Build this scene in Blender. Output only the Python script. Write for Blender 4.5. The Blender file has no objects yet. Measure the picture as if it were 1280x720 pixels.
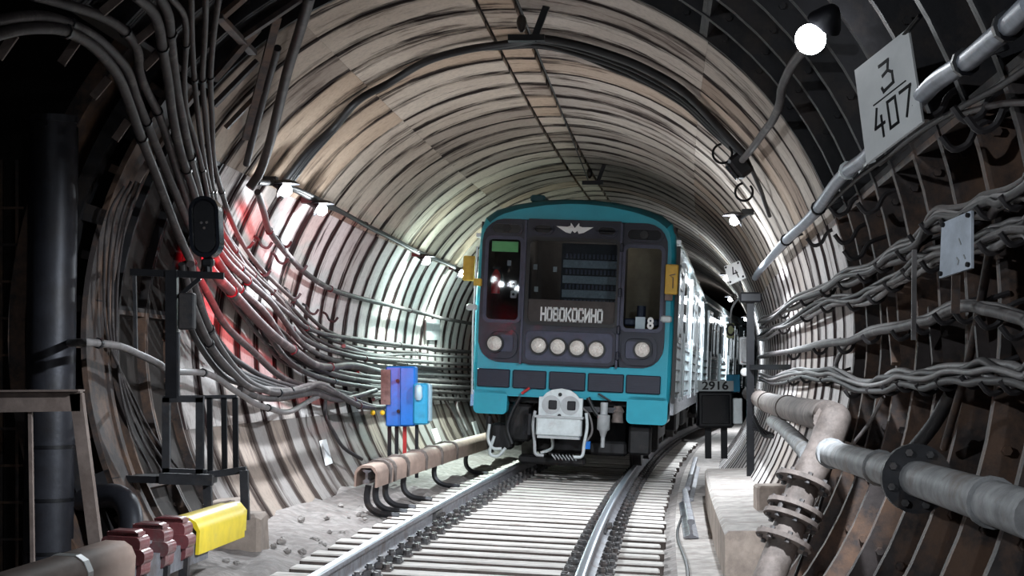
import bpy, math, random
import numpy as np
from mathutils import Matrix, Vector
random.seed(7); rng = np.random.default_rng(7)
SC = bpy.context.scene
COL = SC.collection

# ------------------------------------------------------------------ camera, world, exposure
F = 2200.0; R = 430.0; PHI = .045; CX = 1.09; CZ = 1.225; YAW = -.051; PIT = .0513; D = 23.7; ZC = 1.55
cam = bpy.data.cameras.new('camera'); cam.sensor_width = 36; cam.lens = F * 36 / 1280; cam.clip_end = 300
camo = bpy.data.objects.new('camera', cam); COL.objects.link(camo)
camo.location = (CX, 0, CZ); camo.rotation_euler = (math.pi / 2 + PIT, 0, -YAW)
SC.camera = camo
w = bpy.data.worlds.new('world'); SC.world = w; w.use_nodes = True
w.node_tree.nodes['Background'].inputs[0].default_value = (.55, .6, .8, 1)
w.node_tree.nodes['Background'].inputs[1].default_value = .006
vs = SC.view_settings
vs.view_transform = 'Standard'; vs.look = 'None'; vs.gamma = 1; vs.use_curve_mapping = False; vs.exposure = 0.7
# lamps of the tunnel, with added fill lamps last: (pixel row along the wall in view, wall inset, watts, colour); their lights are made in lamp() below
COOL = (.86, .94, 1.0); GREEN = (.80, 1.0, .93); WARM = (1.0, .86, .70)
LAMPS_LEFT = [((357, 238), 2.50, 230, COOL), ((402, 262), 2.50, 260, COOL), ((533, 326), 2.50, 420, GREEN), ((577, 342), 2.50, 420, GREEN)]
FAR_RIGHT = [(2.15, 39, 2.95, 500, COOL), (2.15, 52, 2.95, 600, COOL)]
LAMPS_RIGHT = [((918, 276), 2.50, 420, COOL), ((908, 348), 2.55, 300, COOL)]
SPOT_W = 760       # shaded lamp at the upper right
FILL_BEHIND = [(-2.2, 3.0, 3.0, 280, COOL, (.85, .62, -.2), 95), (2.2, -1.0, 3.1, 120, COOL, (-.1, .8, -.6), 90)]   # unseen lamps added beside and behind the camera as fill light

# ------------------------------------------------------------------ geometry of the place (curved track and tunnel)
def A(*v): return np.array(v, float)
def T(s, l, h, roll=PHI):                     # track frame: distance along curve, lateral, height over rail head, canted
    ll = l * math.cos(roll) + h * math.sin(roll); hh = h * math.cos(roll) - l * math.sin(roll)
    th = s / R
    return A(R * (1 - math.cos(th)) + ll * math.cos(th), R * math.sin(th) - ll * math.sin(th), hh)
def U(s, l, h): return T(s, l, h, 0.)         # tunnel frame: not canted
def W(s, ang, r): a = math.radians(ang); return U(s, r * math.cos(a), ZC + r * math.sin(a))
cy_, sy_, cp_, sp_ = math.cos(YAW), math.sin(YAW), math.cos(PIT), math.sin(PIT)
CAM = A(CX, 0, CZ); fw = A(sy_ * cp_, cy_ * cp_, sp_); rt = A(cy_, -sy_, 0); upv = np.cross(rt, fw)
def ray(px, py): d = fw * F + rt * (px - 640) + upv * (360 - py); return d / d[1]
def atd(px, py, d): return CAM + ray(px, py) * d
def atz(px, py, z): r = ray(px, py); return CAM + r * ((z - CZ) / r[2])
def inv(p):
    th = math.atan2(p[1], R - p[0]); return th * R, R - math.hypot(p[1], R - p[0]), p[2]
def wall(px, py, r=2.72, dmax=70.):
    v = ray(px, py)
    def g(d):
        q = inv(CAM + v * d); return math.hypot(q[1], q[2] - ZC) - r
    d = 1.
    while g(d) < 0 and d < dmax: d += .3
    lo, hi = d - .3, d
    for _ in range(18):
        m = (lo + hi) / 2
        if g(m) < 0: lo = m
        else: hi = m
    return CAM + v * hi
def frame_s(s, roll=0.):                      # matrix of the frame at arc length s
    o = T(s, 0, 0); x = T(s, 1, 0, roll) - o; z = T(s, 0, 1, roll) - o; y = np.cross(z, x)
    return Matrix(((x[0], y[0], z[0], o[0]), (x[1], y[1], z[1], o[1]), (x[2], y[2], z[2], o[2]), (0, 0, 0, 1)))

# ------------------------------------------------------------------ materials
MT = {}
def mat(name, col, rough=.6, metal=0., var=.35, scale=6., dark=None, rust=None, rust_amt=.45, bump=.15, streak=(1, 1, 1), spec=.5, coat=0.):
    m = bpy.data.materials.new(name); m.use_nodes = True; MT[name] = m
    nt = m.node_tree; b = nt.nodes['Principled BSDF']; L = nt.links.new
    tc = nt.nodes.new('ShaderNodeTexCoord'); mp = nt.nodes.new('ShaderNodeMapping'); mp.inputs['Scale'].default_value = streak
    oi = nt.nodes.new('ShaderNodeObjectInfo'); sc = nt.nodes.new('ShaderNodeMath'); sc.operation = 'MULTIPLY'; sc.inputs[1].default_value = 40
    L(oi.outputs['Random'], sc.inputs[0]); L(sc.outputs[0], mp.inputs['Location']); L(tc.outputs['Object'], mp.inputs['Vector'])
    n = nt.nodes.new('ShaderNodeTexNoise'); n.inputs['Scale'].default_value = scale; n.inputs['Detail'].default_value = 7; n.inputs['Roughness'].default_value = .65
    L(mp.outputs[0], n.inputs['Vector'])
    r = nt.nodes.new('ShaderNodeValToRGB'); d = dark or tuple(c * (1 - var) for c in col)
    r.color_ramp.elements[0].position = .35; r.color_ramp.elements[0].color = (*d, 1)
    r.color_ramp.elements[1].position = .65; r.color_ramp.elements[1].color = (*col, 1)
    L(n.outputs[0], r.inputs[0]); out = r.outputs[0]
    if rust:
        n2 = nt.nodes.new('ShaderNodeTexNoise'); n2.inputs['Scale'].default_value = scale * .45; n2.inputs['Detail'].default_value = 9; n2.inputs['Roughness'].default_value = .7
        L(mp.outputs[0], n2.inputs['Vector'])
        r2 = nt.nodes.new('ShaderNodeValToRGB'); r2.color_ramp.elements[0].position = 1 - rust_amt - .08; r2.color_ramp.elements[1].position = 1 - rust_amt + .08
        L(n2.outputs[0], r2.inputs[0])
        mx = nt.nodes.new('ShaderNodeMix'); mx.data_type = 'RGBA'; L(r2.outputs[0], mx.inputs[0]); L(out, mx.inputs[6]); mx.inputs[7].default_value = (*rust, 1); out = mx.outputs[2]
    L(out, b.inputs['Base Color'])
    b.inputs['Roughness'].default_value = rough; b.inputs['Metallic'].default_value = metal
    b.inputs['Specular IOR Level'].default_value = spec; b.inputs['Coat Weight'].default_value = coat
    if bump:
        bp = nt.nodes.new('ShaderNodeBump'); bp.inputs['Strength'].default_value = bump; bp.inputs['Distance'].default_value = .02
        L(n.outputs[0], bp.inputs['Height']); L(bp.outputs[0], b.inputs['Normal'])
    return m
def emit(name, col, st):
    m = bpy.data.materials.new(name); m.use_nodes = True; b = m.node_tree.nodes['Principled BSDF']; MT[name] = m
    b.inputs['Base Color'].default_value = (*col, 1); b.inputs['Emission Color'].default_value = (*col, 1); b.inputs['Emission Strength'].default_value = st
def lining_mat(name, white, stain, rim, lo, hi, tint, vary=.55, rimk=.38):
    m = bpy.data.materials.new(name); m.use_nodes = True; MT[name] = m
    nt = m.node_tree; b = nt.nodes['Principled BSDF']; L = nt.links.new; N = nt.nodes.new
    uv = N('ShaderNodeUVMap'); uv.uv_map = 'UVMap'; oi = N('ShaderNodeObjectInfo')
    def math_(op, a, c=None):
        n = N('ShaderNodeMath'); n.operation = op; n.use_clamp = False
        for i, q in enumerate((a, c)):
            if q is None: continue
            if isinstance(q, (int, float)): n.inputs[i].default_value = q
            else: L(q, n.inputs[i])
        return n.outputs[0]
    off = math_('MULTIPLY', oi.outputs['Random'], 60)
    def noise(sx, sy, scale, det, rough):
        mp = N('ShaderNodeMapping'); mp.inputs['Scale'].default_value = (sx, sy, 1); L(uv.outputs[0], mp.inputs['Vector']); L(off, mp.inputs['Location'])
        n = N('ShaderNodeTexNoise'); n.inputs['Scale'].default_value = scale; n.inputs['Detail'].default_value = det; n.inputs['Roughness'].default_value = rough
        L(mp.outputs[0], n.inputs['Vector']); return n.outputs[0]
    def ramp(v, a, c):
        r = N('ShaderNodeMapRange'); L(v, r.inputs[0]); r.inputs[1].default_value = a; r.inputs[2].default_value = c; return r.outputs[0]
    def mix(f, a, c):
        n = N('ShaderNodeMix'); n.data_type = 'RGBA'
        if isinstance(f, (int, float)): n.inputs[0].default_value = f
        else: L(f, n.inputs[0])
        for i, q in ((6, a), (7, c)):
            if isinstance(q, tuple): n.inputs[i].default_value = (*q, 1)
            else: L(q, n.inputs[i])
        return n.outputs[2]
    streak = noise(1, .16, 7, 8, .62); patch = noise(.8, .5, 1.6, 6, .6); fine = noise(1, 1, 22, 5, .7)
    rnd = ramp(oi.outputs['Random'], 0, 1)
    base = mix(math_('MULTIPLY', ramp(patch, .4, .75), .8), white, tint)
    tone = math_('MULTIPLY', math_('GREATER_THAN', math_('FRACT', math_('MULTIPLY', oi.outputs['Random'], 7.3)), .80), vary)
    base = mix(tone, base, (.46, .29, .17))
    grey = math_('MULTIPLY', math_('GREATER_THAN', math_('FRACT', math_('MULTIPLY', oi.outputs['Random'], 13.7)), .72), vary)
    base = mix(grey, base, (.24, .19, .165))
    base = mix(math_('MULTIPLY', ramp(fine, .45, .8), .35), base, stain)
    sx = math_('ADD', streak, math_('MULTIPLY', math_('SUBTRACT', patch, .5), .7))
    base = mix(ramp(sx, lo, hi), base, stain)
    sp = N('ShaderNodeSeparateXYZ'); L(uv.outputs[0], sp.inputs[0])
    e = ramp(math_('ABSOLUTE', sp.outputs[0]), .13, .345)
    e2 = ramp(math_('ADD', math_('MULTIPLY', e, rimk), streak), .62, .80)
    base = mix(e2, base, rim)
    L(base, b.inputs['Base Color']); b.inputs['Roughness'].default_value = .95; b.inputs['Specular IOR Level'].default_value = .1
    bp = N('ShaderNodeBump'); bp.inputs['Strength'].default_value = .25; bp.inputs['Distance'].default_value = .006; L(fine, bp.inputs['Height']); L(bp.outputs[0], b.inputs['Normal'])
lining_mat('whitewash', (.78, .75, .74), (.10, .068, .062), (.03, .018, .018), .62, .76, (.58, .52, .49), .22)
lining_mat('ceiling_wash', (.66, .57, .48), (.085, .058, .047), (.025, .017, .015), .56, .72, (.40, .32, .255), .45, .27)
lining_mat('right_wash', (.62, .56, .50), (.09, .065, .056), (.025, .017, .016), .58, .73, (.42, .36, .31), .40, .28)
lining_mat('wall_dust', (.30, .28, .27), (.11, .09, .085), (.06, .045, .04), .56, .74, (.25, .22, .21), .25)
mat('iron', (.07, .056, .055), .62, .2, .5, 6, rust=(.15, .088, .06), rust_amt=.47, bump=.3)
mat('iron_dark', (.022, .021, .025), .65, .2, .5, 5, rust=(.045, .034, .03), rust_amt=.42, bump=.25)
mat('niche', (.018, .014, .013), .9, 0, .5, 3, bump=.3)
mat('backing', (.03, .022, .019), .9, 0, .5, 4)
mat('concrete', (.56, .51, .48), .9, 0, .45, 7, rust=(.30, .26, .24), rust_amt=.46, bump=.5)
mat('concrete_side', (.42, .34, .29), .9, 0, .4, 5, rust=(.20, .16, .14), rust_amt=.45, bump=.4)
mat('rubble', (.48, .44, .42), .95, 0, .6, 14, bump=.9)
mat('shoulder', (.36, .325, .31), .95, 0, .5, 9, rust=(.22, .19, .18), rust_amt=.47, bump=.8)
mat('sleeper_side_shade', (.12, .095, .085), .9, 0, .5, 9, bump=.3)  # dark side faces carry the shade of the sleeper gaps in their colour
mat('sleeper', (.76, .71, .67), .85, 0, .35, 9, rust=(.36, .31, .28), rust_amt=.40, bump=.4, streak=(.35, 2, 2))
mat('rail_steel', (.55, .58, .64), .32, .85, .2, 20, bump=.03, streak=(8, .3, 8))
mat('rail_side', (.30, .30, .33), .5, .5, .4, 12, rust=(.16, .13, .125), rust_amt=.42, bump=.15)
mat('fastener', (.17, .165, .17), .5, .6, .5, 20, rust=(.16, .13, .12), rust_amt=.44, bump=.2)
mat('cable_grey', (.058, .048, .049), .6, 0, .4, 10, rust=(.15, .13, .125), rust_amt=.40, bump=.1)
mat('cable_dark', (.026, .022, .024), .6, 0, .4, 10, rust=(.06, .05, .05), rust_amt=.36, bump=.1)
mat('cable_pale', (.20, .185, .185), .55, 0, .35, 10, rust=(.22, .19, .19), rust_amt=.42, bump=.1)
mat('cable_brown', (.055, .040, .038), .6, 0, .4, 10, rust=(.10, .08, .075), rust_amt=.38, bump=.1)
mat('black_metal', (.012, .012, .015), .4, .3, .4, 10, bump=.05)
mat('black_gloss', (.008, .009, .013), .18, 0, .2, 10, bump=0)
mat('column', (.040, .041, .052), .45, .4, .35, 5, rust=(.025, .023, .026), rust_amt=.45, bump=.2)
mat('steel_frame', (.055, .055, .062), .5, .5, .4, 8, rust=(.09, .07, .06), rust_amt=.38, bump=.15)
mat('brown_frame', (.24, .185, .165), .7, .2, .35, 8, rust=(.14, .10, .085), rust_amt=.42, bump=.2)
mat('pipe_brown', (.22, .18, .165), .75, .1, .55, 9, rust=(.09, .068, .058), rust_amt=.42, bump=.25)
mat('pipe_grey', (.34, .34, .35), .6, .1, .55, 7, rust=(.15, .115, .095), rust_amt=.42, bump=.3)
mat('conduit', (.38, .41, .47), .45, .4, .3, 12, rust=(.35, .35, .38), rust_amt=.35, bump=.1)
mat('cover_pink', (.40, .28, .23), .65, 0, .4, 5, rust=(.26, .19, .16), rust_amt=.42, bump=.15, streak=(1, .35, 1))
mat('maroon', (.20, .055, .060), .3, 0, .35, 12, rust=(.15, .10, .10), rust_amt=.40, bump=.2, coat=.3)
mat('yellow', (.88, .66, .03), .4, 0, .2, 8, rust=(.62, .50, .12), rust_amt=.34, bump=.05)
mat('sign_white', (.86, .86, .86), .4, 0, .1, 6, rust=(.60, .58, .57), rust_amt=.30, bump=.03)
mat('sign_gloss', (.76, .82, .92), .2, .0, .25, 9, bump=.05, coat=.6)
mat('sign_grey', (.42, .43, .44), .5, .1, .2, 9, bump=.03)
mat('sign_olive', (.50, .55, .30), .5, 0, .2, 9, bump=.03)
mat('sign_black', (.006, .006, .008), .5, 0, .2, 9, bump=0)
mat('blue_box', (.008, .20, .74), .4, .0, .2, 8, rust=(.006, .15, .56), rust_amt=.36, bump=.1)
mat('cyan_box', (.04, .42, .72), .4, .1, .25, 8, rust=(.03, .30, .52), rust_amt=.36, bump=.1)
mat('box_pale', (.55, .74, .86), .4, .1, .2, 8, bump=.05)
mat('red_post', (.55, .03, .03), .4, 0, .3, 8, bump=.05)
mat('teal', (.022, .36, .48), .32, 0, .12, 3, rust=(.02, .32, .43), rust_amt=.40, bump=.02, coat=.3)
mat('teal_roof_shade', (.010, .10, .125), .5, 0, .2, 3, bump=.03)  # roof teal darkened for the weaker light up there, plus some dirt
mat('navy', (.010, .012, .028), .38, .1, .3, 8, rust=(.018, .019, .038), rust_amt=.42, bump=.05, coat=.2)
mat('navy_light', (.05, .052, .092), .4, .1, .25, 10, rust=(.026, .028, .052), rust_amt=.42, bump=.06)
mat('vent', (.016, .018, .036), .5, .1, .25, 14, bump=.1)
mat('rubber', (.010, .010, .012), .5, 0, .2, 8, bump=.02)
mat('chrome', (.62, .64, .70), .25, .9, .15, 12, bump=.02)
mat('pale_paint', (.62, .66, .67), .4, .1, .2, 9, rust=(.42, .43, .43), rust_amt=.36, bump=.08)
mat('side_paint', (.56, .70, .74), .28, .15, .12, 4, bump=.02, coat=.4)
mat('side_frame', (.74, .78, .80), .25, .5, .12, 8, bump=.02)
mat('mustard', (.78, .47, .06), .45, 0, .2, 9, rust=(.60, .34, .05), rust_amt=.36, bump=.05)
mat('cab_wall', (.060, .048, .046), .7, 0, .3, 8, bump=.05)
mat('cab_tan', (.26, .21, .15), .7, 0, .3, 6, bump=.05)
mat('rack_band', (.20, .24, .27), .5, .1, .35, 30, bump=.05)
mat('rack_dark', (.022, .022, .028), .6, .1, .4, 30, bump=.05)
mat('green_sheet', (.30, .75, .28), .6, 0, .15, 6, bump=0)
mat('paper', (.88, .88, .88), .7, 0, .08, 6, bump=0)
mat('ext_red', (.55, .025, .03), .3, 0, .2, 8, bump=.02, coat=.4)
mat('window_dark', (.010, .014, .018), .08, 0, .2, 4, bump=0)
mat('underframe', (.016, .015, .017), .6, .3, .5, 8, rust=(.035, .028, .025), rust_amt=.4, bump=.2)
mat('wheel_steel', (.12, .11, .11), .5, .6, .4, 8, bump=.1)
mat('insulator', (.02, .014, .013), .3, 0, .3, 8, bump=.03, coat=.4)
emit('bulb', (.93, .97, 1.0), 45); emit('bulb_small', (.93, .97, 1.0), 45); emit('red_lens', (1, .03, .03), 1.5)
def glass_mat():
    m = bpy.data.materials.new('pane_glass'); m.use_nodes = True; MT['pane_glass'] = m; nt = m.node_tree; nt.nodes.clear()
    o = nt.nodes.new('ShaderNodeOutputMaterial'); t = nt.nodes.new('ShaderNodeBsdfTransparent'); g = nt.nodes.new('ShaderNodeBsdfGlossy'); x = nt.nodes.new('ShaderNodeMixShader'); fr = nt.nodes.new('ShaderNodeFresnel')
    t.inputs[0].default_value = (.86, .90, .92, 1); g.inputs['Roughness'].default_value = .03; fr.inputs[0].default_value = 1.22
    nt.links.new(fr.outputs[0], x.inputs[0]); nt.links.new(t.outputs[0], x.inputs[1]); nt.links.new(g.outputs[0], x.inputs[2]); nt.links.new(x.outputs[0], o.inputs[0])
glass_mat()
def headlamp_mat():
    m = mat('headlamp', (.86, .80, .74), .2, .25, .35, 60, rust=(.55, .42, .36), rust_amt=.40, bump=.5, coat=.6); return m
headlamp_mat()

# ------------------------------------------------------------------ mesh helpers
class MB:
    def __init__(s): s.v = []; s.f = []; s.uv = None
    def add(s, vs, fs):
        o = len(s.v); s.v += [tuple(map(float, p)) for p in vs]; s.f += [tuple(i + o for i in f) for f in fs]; return s
    def hexa(s, p):          # 8 corners: bottom 4 ccw, top 4 ccw
        return s.add(p, [(3, 2, 1, 0), (4, 5, 6, 7), (0, 1, 5, 4), (1, 2, 6, 5), (2, 3, 7, 6), (3, 0, 4, 7)])
    def box(s, c, d, M=None, bev=0.):
        x, y, z = (q / 2 for q in d)
        if bev:
            b = min(bev, x * .9, y * .9, z * .9); pts = []; fs = []
            for zz, ins in ((-z, b), (-z + b, 0), (z - b, 0), (z, b)):
                X, Y = x - ins, y - ins
                for (ex, ey) in ((-1, -1), (1, -1), (1, 1), (-1, 1)):
                    pts.append((ex * (X - b if ins == 0 else X - 0), ey * Y, zz)); pts.append((ex * X, ey * (Y - b if ins == 0 else Y), zz))
            # order every ring ccw
            pts = []
            for zz, ins in ((-z, b), (-z + b, 0), (z - b, 0), (z, b)):
                X, Y = x - ins, y - ins
                pts += [(-X + b, -Y, zz), (X - b, -Y, zz), (X, -Y + b, zz), (X, Y - b, zz), (X - b, Y, zz), (-X + b, Y, zz), (-X, Y - b, zz), (-X, -Y + b, zz)]
            for k in range(3):
                for i in range(8): j = (i + 1) % 8; fs.append((k * 8 + i, k * 8 + j, k * 8 + 8 + j, k * 8 + 8 + i))
            fs.append(tuple(range(7, -1, -1))); fs.append(tuple(range(24, 32)))
        else:
            pts = [(-x, -y, -z), (x, -y, -z), (x, y, -z), (-x, y, -z), (-x, -y, z), (x, -y, z), (x, y, z), (-x, y, z)]
            fs = [(3, 2, 1, 0), (4, 5, 6, 7), (0, 1, 5, 4), (1, 2, 6, 5), (2, 3, 7, 6), (3, 0, 4, 7)]
        P = []
        for p in pts:
            q = np.array(p)
            if M is not None: q = np.array(M) @ q
            P.append(q + np.array(c))
        return s.add(P, fs)
    def bar(s, a, b, wd, ht, up=(0, 0, 1)):
        a = np.array(a, float); b = np.array(b, float); t = b - a; n = np.linalg.norm(t); t /= n
        u = np.array(up, float); x = np.cross(t, u)
        if np.linalg.norm(x) < 1e-3: x = np.cross(t, (1, 0, 0))
        x /= np.linalg.norm(x); z = np.cross(x, t); P = []
        for e in (a, b):
            for i, j in ((-1, -1), (1, -1), (1, 1), (-1, 1)): P.append(e + x * wd / 2 * i + z * ht / 2 * j)
        return s.hexa(P)
    def tube(s, pts, r, n=8, smooth=0, caps=True):
        P = [np.array(p, float) for p in pts]
        if smooth and len(P) > 2:
            Q = [2 * P[0] - P[1]] + P + [2 * P[-1] - P[-2]]; out = []
            for i in range(1, len(Q) - 2):
                a, b, c, d = Q[i - 1:i + 3]
                for k in range(smooth):
                    t = k / smooth
                    out.append(.5 * (2 * b + (c - a) * t + (2 * a - 5 * b + 4 * c - d) * t * t + (3 * b - a - 3 * c + d) * t ** 3))
            P = out + [P[-1]]
        V = []; Fs = []; x = None
        for i, p in enumerate(P):
            t = P[min(i + 1, len(P) - 1)] - P[max(i - 1, 0)]; t = t / (np.linalg.norm(t) + 1e-9)
            if x is None:
                x = np.cross(t, (0, 0, 1)) if abs(t[2]) < .9 else np.cross(t, (1, 0, 0))
            x = x - t * x.dot(t); x /= np.linalg.norm(x) + 1e-9; y = np.cross(t, x)
            rr = r[min(i, len(r) - 1)] if isinstance(r, (list, tuple)) else r
            for k in range(n): a = 2 * math.pi * k / n; V.append(p + (x * math.cos(a) + y * math.sin(a)) * rr)
        m = len(P)
        for i in range(m - 1):
            for k in range(n): j = (k + 1) % n; Fs.append((i * n + k, i * n + j, i * n + n + j, i * n + n + k))
        if caps: Fs.append(tuple(range(n - 1, -1, -1))); Fs.append(tuple(range((m - 1) * n, m * n)))
        return s.add(V, Fs)
    def cyl(s, a, b, r, n=16, r2=None): return s.tube([a, b], [r, r if r2 is None else r2], n)
    def sphere(s, c, r, n=12, m=8, sc=(1, 1, 1)):
        V = []; Fs = []
        for i in range(m + 1):
            t = math.pi * i / m
            for k in range(n): a = 2 * math.pi * k / n; V.append((c[0] + r * sc[0] * math.sin(t) * math.cos(a), c[1] + r * sc[1] * math.sin(t) * math.sin(a), c[2] + r * sc[2] * math.cos(t)))
        for i in range(m):
            for k in range(n): j = (k + 1) % n; Fs.append((i * n + k, i * n + n + k, i * n + n + j, i * n + j))
        return s.add(V, Fs)
    def sweep(s, prof, ss, fr, closed=True):      # prof [(l,h)], along arc lengths with frame function
        n = len(prof); V = [fr(q, l, h) for q in ss for (l, h) in prof]; Fs = []
        for i in range(len(ss) - 1):
            for k in range(n if closed else n - 1): j = (k + 1) % n; Fs.append((i * n + k, i * n + j, i * n + n + j, i * n + n + k))
        if closed: Fs.append(tuple(range(n - 1, -1, -1))); Fs.append(tuple(range((len(ss) - 1) * n, len(ss) * n)))
        return s.add(V, Fs)
    def prism(s, poly, y0, y1):                   # poly [(x,z)] extruded along local y
        n = len(poly); V = [(x, y0, z) for x, z in poly] + [(x, y1, z) for x, z in poly]
        return s.add(V, [tuple(range(n)), tuple(range(2 * n - 1, n - 1, -1))] + [(i, i + n, (i + 1) % n + n, (i + 1) % n) for i in range(n)])
    def ringplate(s, outer, inner, y0, y1):       # plate with a hole; same count of points
        n = len(outer); V = [(x, y, z) for y in (y0, y1) for P in (outer, inner) for x, z in P]; Fs = []
        for i in range(n):
            j = (i + 1) % n
            Fs += [(i, j, n + j, n + i), (2 * n + i, 3 * n + i, 3 * n + j, 2 * n + j), (i, 2 * n + i, 2 * n + j, j), (n + i, n + j, 3 * n + j, 3 * n + i)]
        return s.add(V, Fs)
    def mesh(s, name):
        me = bpy.data.meshes.new(name); me.from_pydata(s.v, [], s.f); me.validate(); me.update(); return me
    def build(s, name, m, parent=None, smooth=False, auto=True):
        me = s.mesh(name); me.materials.append(MT[m] if isinstance(m, str) else m)
        import bmesh
        bm = bmesh.new(); bm.from_mesh(me); bmesh.ops.recalc_face_normals(bm, faces=bm.faces); bm.to_mesh(me); bm.free()
        if smooth:
            me.shade_smooth() if hasattr(me, 'shade_smooth') else None
            try: me.set_sharp_from_angle(angle=math.radians(58))
            except Exception: pass
        o = bpy.data.objects.new(name, me); COL.objects.link(o)
        if parent: o.parent = parent
        return o
def tag(o, label=None, cat=None, group=None, kind=None):
    if label: o['label'] = label
    if cat: o['category'] = cat
    if group: o['group'] = group
    if kind: o['kind'] = kind
    return o
def thing(name, label, cat, M=None, group=None):
    o = bpy.data.objects.new(name, None); COL.objects.link(o); o.empty_display_size = .1
    if M is not None: o.matrix_world = M
    return tag(o, label, cat, group)
def rrect(x0, z0, x1, z1, r, n=4):
    P = []
    for cx, cz, a0 in ((x1 - r, z0 + r, -90), (x1 - r, z1 - r, 0), (x0 + r, z1 - r, 90), (x0 + r, z0 + r, 180)):
        for k in range(n + 1): a = math.radians(a0 + 90 * k / n); P.append((cx + r * math.cos(a), cz + r * math.sin(a)))
    return P
def polar(poly, c, n=64):                          # resample a star shaped outline by angle
    P = []
    for k in range(n):
        a = 2 * math.pi * (k + .5) / n; d = (math.cos(a), math.sin(a)); best = 0
        for i in range(len(poly)):
            p, q = poly[i], poly[(i + 1) % len(poly)]
            e = (q[0] - p[0], q[1] - p[1]); den = d[0] * e[1] - d[1] * e[0]
            if abs(den) < 1e-12: continue
            wx, wy = p[0] - c[0], p[1] - c[1]
            t = (wx * e[1] - wy * e[0]) / den; u = (wx * d[1] - wy * d[0]) / den
            if t > 0 and -1e-9 <= u <= 1 + 1e-9: best = max(best, t)
        P.append((c[0] + d[0] * best, c[1] + d[1] * best))
    return P
def text_mesh(body, size, m, parent, M, sx=1., name='lettering', bold=0., ext=.002):
    cu = bpy.data.curves.new(name, 'FONT'); cu.body = body; cu.size = size; cu.align_x = 'CENTER'; cu.align_y = 'CENTER'; cu.extrude = ext; cu.offset = bold
    to = bpy.data.objects.new(name + '_tmp', cu); COL.objects.link(to); bpy.context.view_layer.update()
    me = bpy.data.meshes.new_from_object(to.evaluated_get(bpy.context.evaluated_depsgraph_get())); bpy.data.objects.remove(to)
    me.materials.clear(); me.materials.append(MT[m])
    o = bpy.data.objects.new(name, me); COL.objects.link(o); o.parent = parent
    o.matrix_local = M @ Matrix.Diagonal((sx, 1, 1, 1)); return o
def strokes(mb, segs, P, th, wd):                  # lettering from straight strokes; P(u,v)->point, normal offset th
    for (a, b) in segs:
        pa, pb = np.array(a, float), np.array(b, float); d = pb - pa; n = np.linalg.norm(d); d /= n; q = np.array((-d[1], d[0])) * wd / 2; d = d * wd / 2
        c = [pa - d - q, pb + d - q, pb + d + q, pa - d + q]
        mb.hexa([P(*k, .001) for k in c] + [P(*k, th) for k in c])

def keep(o, par): o.parent = par; o.matrix_parent_inverse = par.matrix_world.inverted(); return o
def point_light(name, loc, watt, col, par=None, rad=.05, spot=None):
    l = bpy.data.lights.new(name, 'SPOT' if spot else 'POINT'); l.energy = watt; l.color = col; l.shadow_soft_size = rad
    o = bpy.data.objects.new(name, l); COL.objects.link(o); o.location = tuple(loc)
    if spot: l.spot_size = spot[1]; l.spot_blend = .55; o.rotation_euler = Vector(spot[0]).to_track_quat('-Z', 'Y').to_euler()
    if par: keep(o, par)
    return o

# ================================================================== THE SETTING
S0 = 12.9; PITCH = .75
def arc_shell(a0, a1, r, s0, s1, ds=1.5, da=5):
    m = MB(); na = max(2, int(round((a1 - a0) / da))); ns = int((s1 - s0) / ds) + 1
    m.add([W(s0 + (s1 - s0) * i / ns, a0 + (a1 - a0) * k / na, r) for i in range(ns + 1) for k in range(na + 1)],
          [(i * (na + 1) + k, (i + 1) * (na + 1) + k, (i + 1) * (na + 1) + k + 1, i * (na + 1) + k + 1) for i in range(ns) for k in range(na)])
    return m
SPANS = {'wall_right': (-52, 18), 'ceiling': (18, 147.6), 'wall_left': (147.6, 232)}
ROOT = {}
for nm, (a0, a1) in SPANS.items():
    m = arc_shell(a0, a1, 2.79, S0, 135)
    if nm == 'wall_right': m2 = arc_shell(a0, a1, 3.0, -6, S0)
    elif nm == 'ceiling': m2 = arc_shell(a0, 140, 3.0, -6, S0)
    else: m2 = None
    if m2: m.add(m2.v, m2.f)
    o = m.build(nm, 'backing'); tag(o, {'wall_right': 'curved right tunnel wall of ribbed lining rings hung with cables', 'ceiling': 'arched tunnel ceiling of stained whitewashed lining rings', 'wall_left': 'curved left tunnel wall of pale rings behind the cables'}[nm], 'wall' if 'wall' in nm else 'ceiling', kind='structure'); ROOT[nm] = o

def panel_mesh(name, a0, a1, material):
    hw = .364 if material in ('ceiling_wash', 'right_wash') else .357; prof = [(-hw, 2.785), (-hw + .002, 2.735), (-hw + .012, 2.728), (-.30, 2.727), (-.285, 2.732), (0, 2.734), (.285, 2.732), (.30, 2.727), (hw - .012, 2.728), (hw - .002, 2.735), (hw, 2.785)]
    na = max(1, int(round((a1 - a0) / 4))); g = .8 if a1 - a0 < 10 else .02; V = []; UV = []
    for k in range(na + 1):
        a = a0 + g + (a1 - a0 - 2 * g) * k / na
        for (s, r) in prof: V.append((r * math.cos(math.radians(a)), s, ZC + r * math.sin(math.radians(a)))); UV.append((s, math.radians(a) * 2.72))
    n = len(prof); Fs = []
    for k in range(na):
        for i in range(n - 1): Fs.append((k * n + i, k * n + n + i, k * n + n + i + 1, k * n + i + 1))
    Fs.append(tuple(range(n))); Fs.append(tuple(range((na + 1) * n - 1, na * n - 1, -1)))
    me = bpy.data.meshes.new(name); me.from_pydata(V, [], Fs); me.update(); me.materials.append(MT[material])
    ul = me.uv_layers.new(name='UVMap')
    for lp in me.loops: ul.data[lp.index].uv = UV[lp.vertex_index]
    return me
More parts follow.
